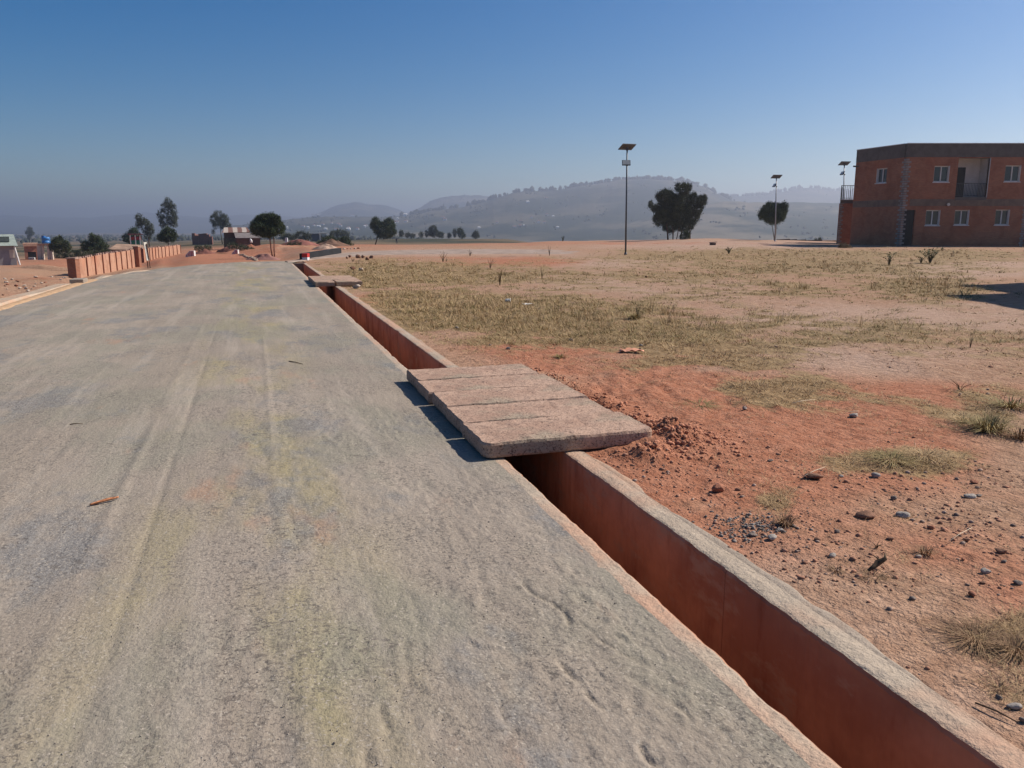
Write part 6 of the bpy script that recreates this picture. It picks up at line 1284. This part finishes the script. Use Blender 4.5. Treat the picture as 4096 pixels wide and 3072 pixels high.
# woods on the hills: leafy irregular blobs
wp = []; ws = []; rgw = np.random.default_rng(77)
for _ in range(12000):
    u = rgw.uniform(180, 900); v = rgw.uniform(178, 240)
    if rgw.random() > (.8 if float(fbm(np.array([u/14.]), np.array([v/6.]), 3, 600)[0]) > .10 else .0): continue
    h_ = surf(u, v)
    if h_ is None or (h_[0] < 2150 and rgw.random() < .75): continue
    wp.append((*(np.array([(u-512)/815.*h_[0], h_[0]])), h_[1]+2)); ws.append(rgw.uniform(.9, 2.6)*min(1.4, .5+h_[0]/2600))
for az, dd_, Z in (RID[4], RID[3]):            # trees along the crests
    jc = int(np.argmax(dd_ >= (2600 if az is RID[4][0] else 3600)))
    for _ in range(560):
        i = rgw.integers(0, len(az)); 
        if not (400 < az[i] < 900): continue
        if float(fbm(np.array([az[i]/8.]), np.array([3.]), 3, 601)[0]) < -.12 and rgw.random() > .25: continue
        wp.append(((az[i]-512)/815.*dd_[jc], dd_[jc], Z[i, jc]+3)); ws.append(rgw.uniform(2.5, 8.5)*dd_[jc]/2600)
for _ in range(900):                            # scrub over the left plain
    d_ = math.exp(rgw.uniform(math.log(700), math.log(2600))); u = rgw.uniform(-60, 420)
    x_ = (u-512)/815.*d_; wp.append((x_, d_, float(ground_h(x_, d_))+.6)); ws.append(rgw.uniform(1.0, 2.6)*(.7+d_/1800))
wp = np.array(wp); ws = np.array(ws); print('woods', len(wp))
v_i, f_i = ico(1); n = len(wp); vv = v_i[None]*(1+.45*rgw.uniform(-1, 1, (n, len(v_i), 1)))*(ws[:, None, None]*np.stack([rgw.uniform(.8, 1.3, n), rgw.uniform(.8, 1.3, n), rgw.uniform(.7, 1.5, n)], -1)[:, None, :])+wp[:, None, :]
o = mesh_obj('woodland', vv.reshape(-1, 3), (f_i[None]+(np.arange(n)*len(v_i))[:, None, None]).reshape(-1, 3), plain('far_leaves', (.038, .044, .03, 1), .9, .2, .05)); tag(o, 'scattered far woods and scrub covering the hazy hills and plain', 'woodland', kind='stuff')
# far houses
hs_ = [(900+x/3.687, 780+y/3.687) for x, y in [(910, 500), (1150, 480), (1310, 465), (1380, 480), (1440, 445), (1570, 430), (1480, 510), (1670, 445), (1820, 490), (1815, 522), (1880, 320), (1300, 310), (1390, 305), (1640, 520), (1950, 515), (1220, 500), (1700, 470), (2080, 470)]]
hs_ = [(a/4, b_/4) for a, b_ in hs_]+[(350+x/12.64, 175+y/12.64) for x, y in [(605, 562), (555, 610), (590, 605), (700, 520), (705, 600), (90, 695), (185, 665), (1180, 550), (1200, 578), (1630, 680), (1860, 615), (2080, 670), (2200, 650), (2150, 662), (2160, 600)]]
hs_ += [(500+x/12.64, 140+y/12.64) for x, y in [(250, 1105), (400, 990), (590, 960), (670, 980), (490, 1050), (560, 1055), (730, 1115), (260, 1045), (580, 750), (350, 800)]]
WHH = plain('whitewash', (.80, .77, .72, 1), .9, .05, .1); RFH = plain('clay_roof', (.24, .12, .09, 1), .9, .1, .1); rg = random.Random(21)
for i, (u, v) in enumerate(hs_):
    h_ = surf(u, v)
    if h_ is None: h_ = (700, float(ZV(v, 700)))
    d_, z_ = h_; x_ = (u-512)/815.*d_; k = d_/F; wd_ = rg.uniform(2.0, 3.6)*k; ht = rg.uniform(1.2, 2.0)*k; bright = v > 218
    reg = ('slope left of the leaning pine' if u < 372 else 'slope right of the leaning pine' if u < 430 else 'slope above the hedgerow' if u < 500 else 'slope left of the tallest lamp')
    e = empty('far_house', (x_, d_, z_-.5), 'tiny pale far house on the '+reg, 'house', 'far houses, '+reg)
    b = MB(); b.abox(x_-wd_/2, x_+wd_/2, d_, d_+wd_*.7, z_-3, z_+ht); b.build('wall', WHH, e)
    b = MB(); b.add([(x_-wd_*.55, d_-.3, z_+ht), (x_+wd_*.55, d_-.3, z_+ht), (x_+wd_*.55, d_+wd_*.75, z_+ht), (x_-wd_*.55, d_+wd_*.75, z_+ht), (x_-wd_*.5, d_+wd_*.35, z_+ht*1.45), (x_+wd_*.5, d_+wd_*.35, z_+ht*1.45)], [(3, 2, 1, 0), (0, 1, 5, 4), (2, 3, 4, 5), (0, 4, 3), (1, 2, 5)]); b.build('roof', RFH if i % 3 else WHH, e)

# ================================================================== HAZE
b = MB(); b.abox(-9900, 9900, -900, 9900, -90, 185)
me_h = b.build('haze', None, None); tag(me_h, 'thin bluish haze filling the air over plain and hills', 'haze', kind='stuff')
hm = bpy.data.materials.new('haze_air'); hm.use_nodes = True; t_ = hm.node_tree; t_.nodes.clear(); ov = t_.nodes.new('ShaderNodeOutputMaterial'); pv = t_.nodes.new('ShaderNodeVolumePrincipled')
pv.inputs['Color'].default_value = (.80, .85, 1.0, 1); pv.inputs['Density'].default_value = .00037; pv.inputs['Anisotropy'].default_value = .55
t_.links.new(pv.outputs[0], ov.inputs['Volume']); me_h.data.materials.append(hm)
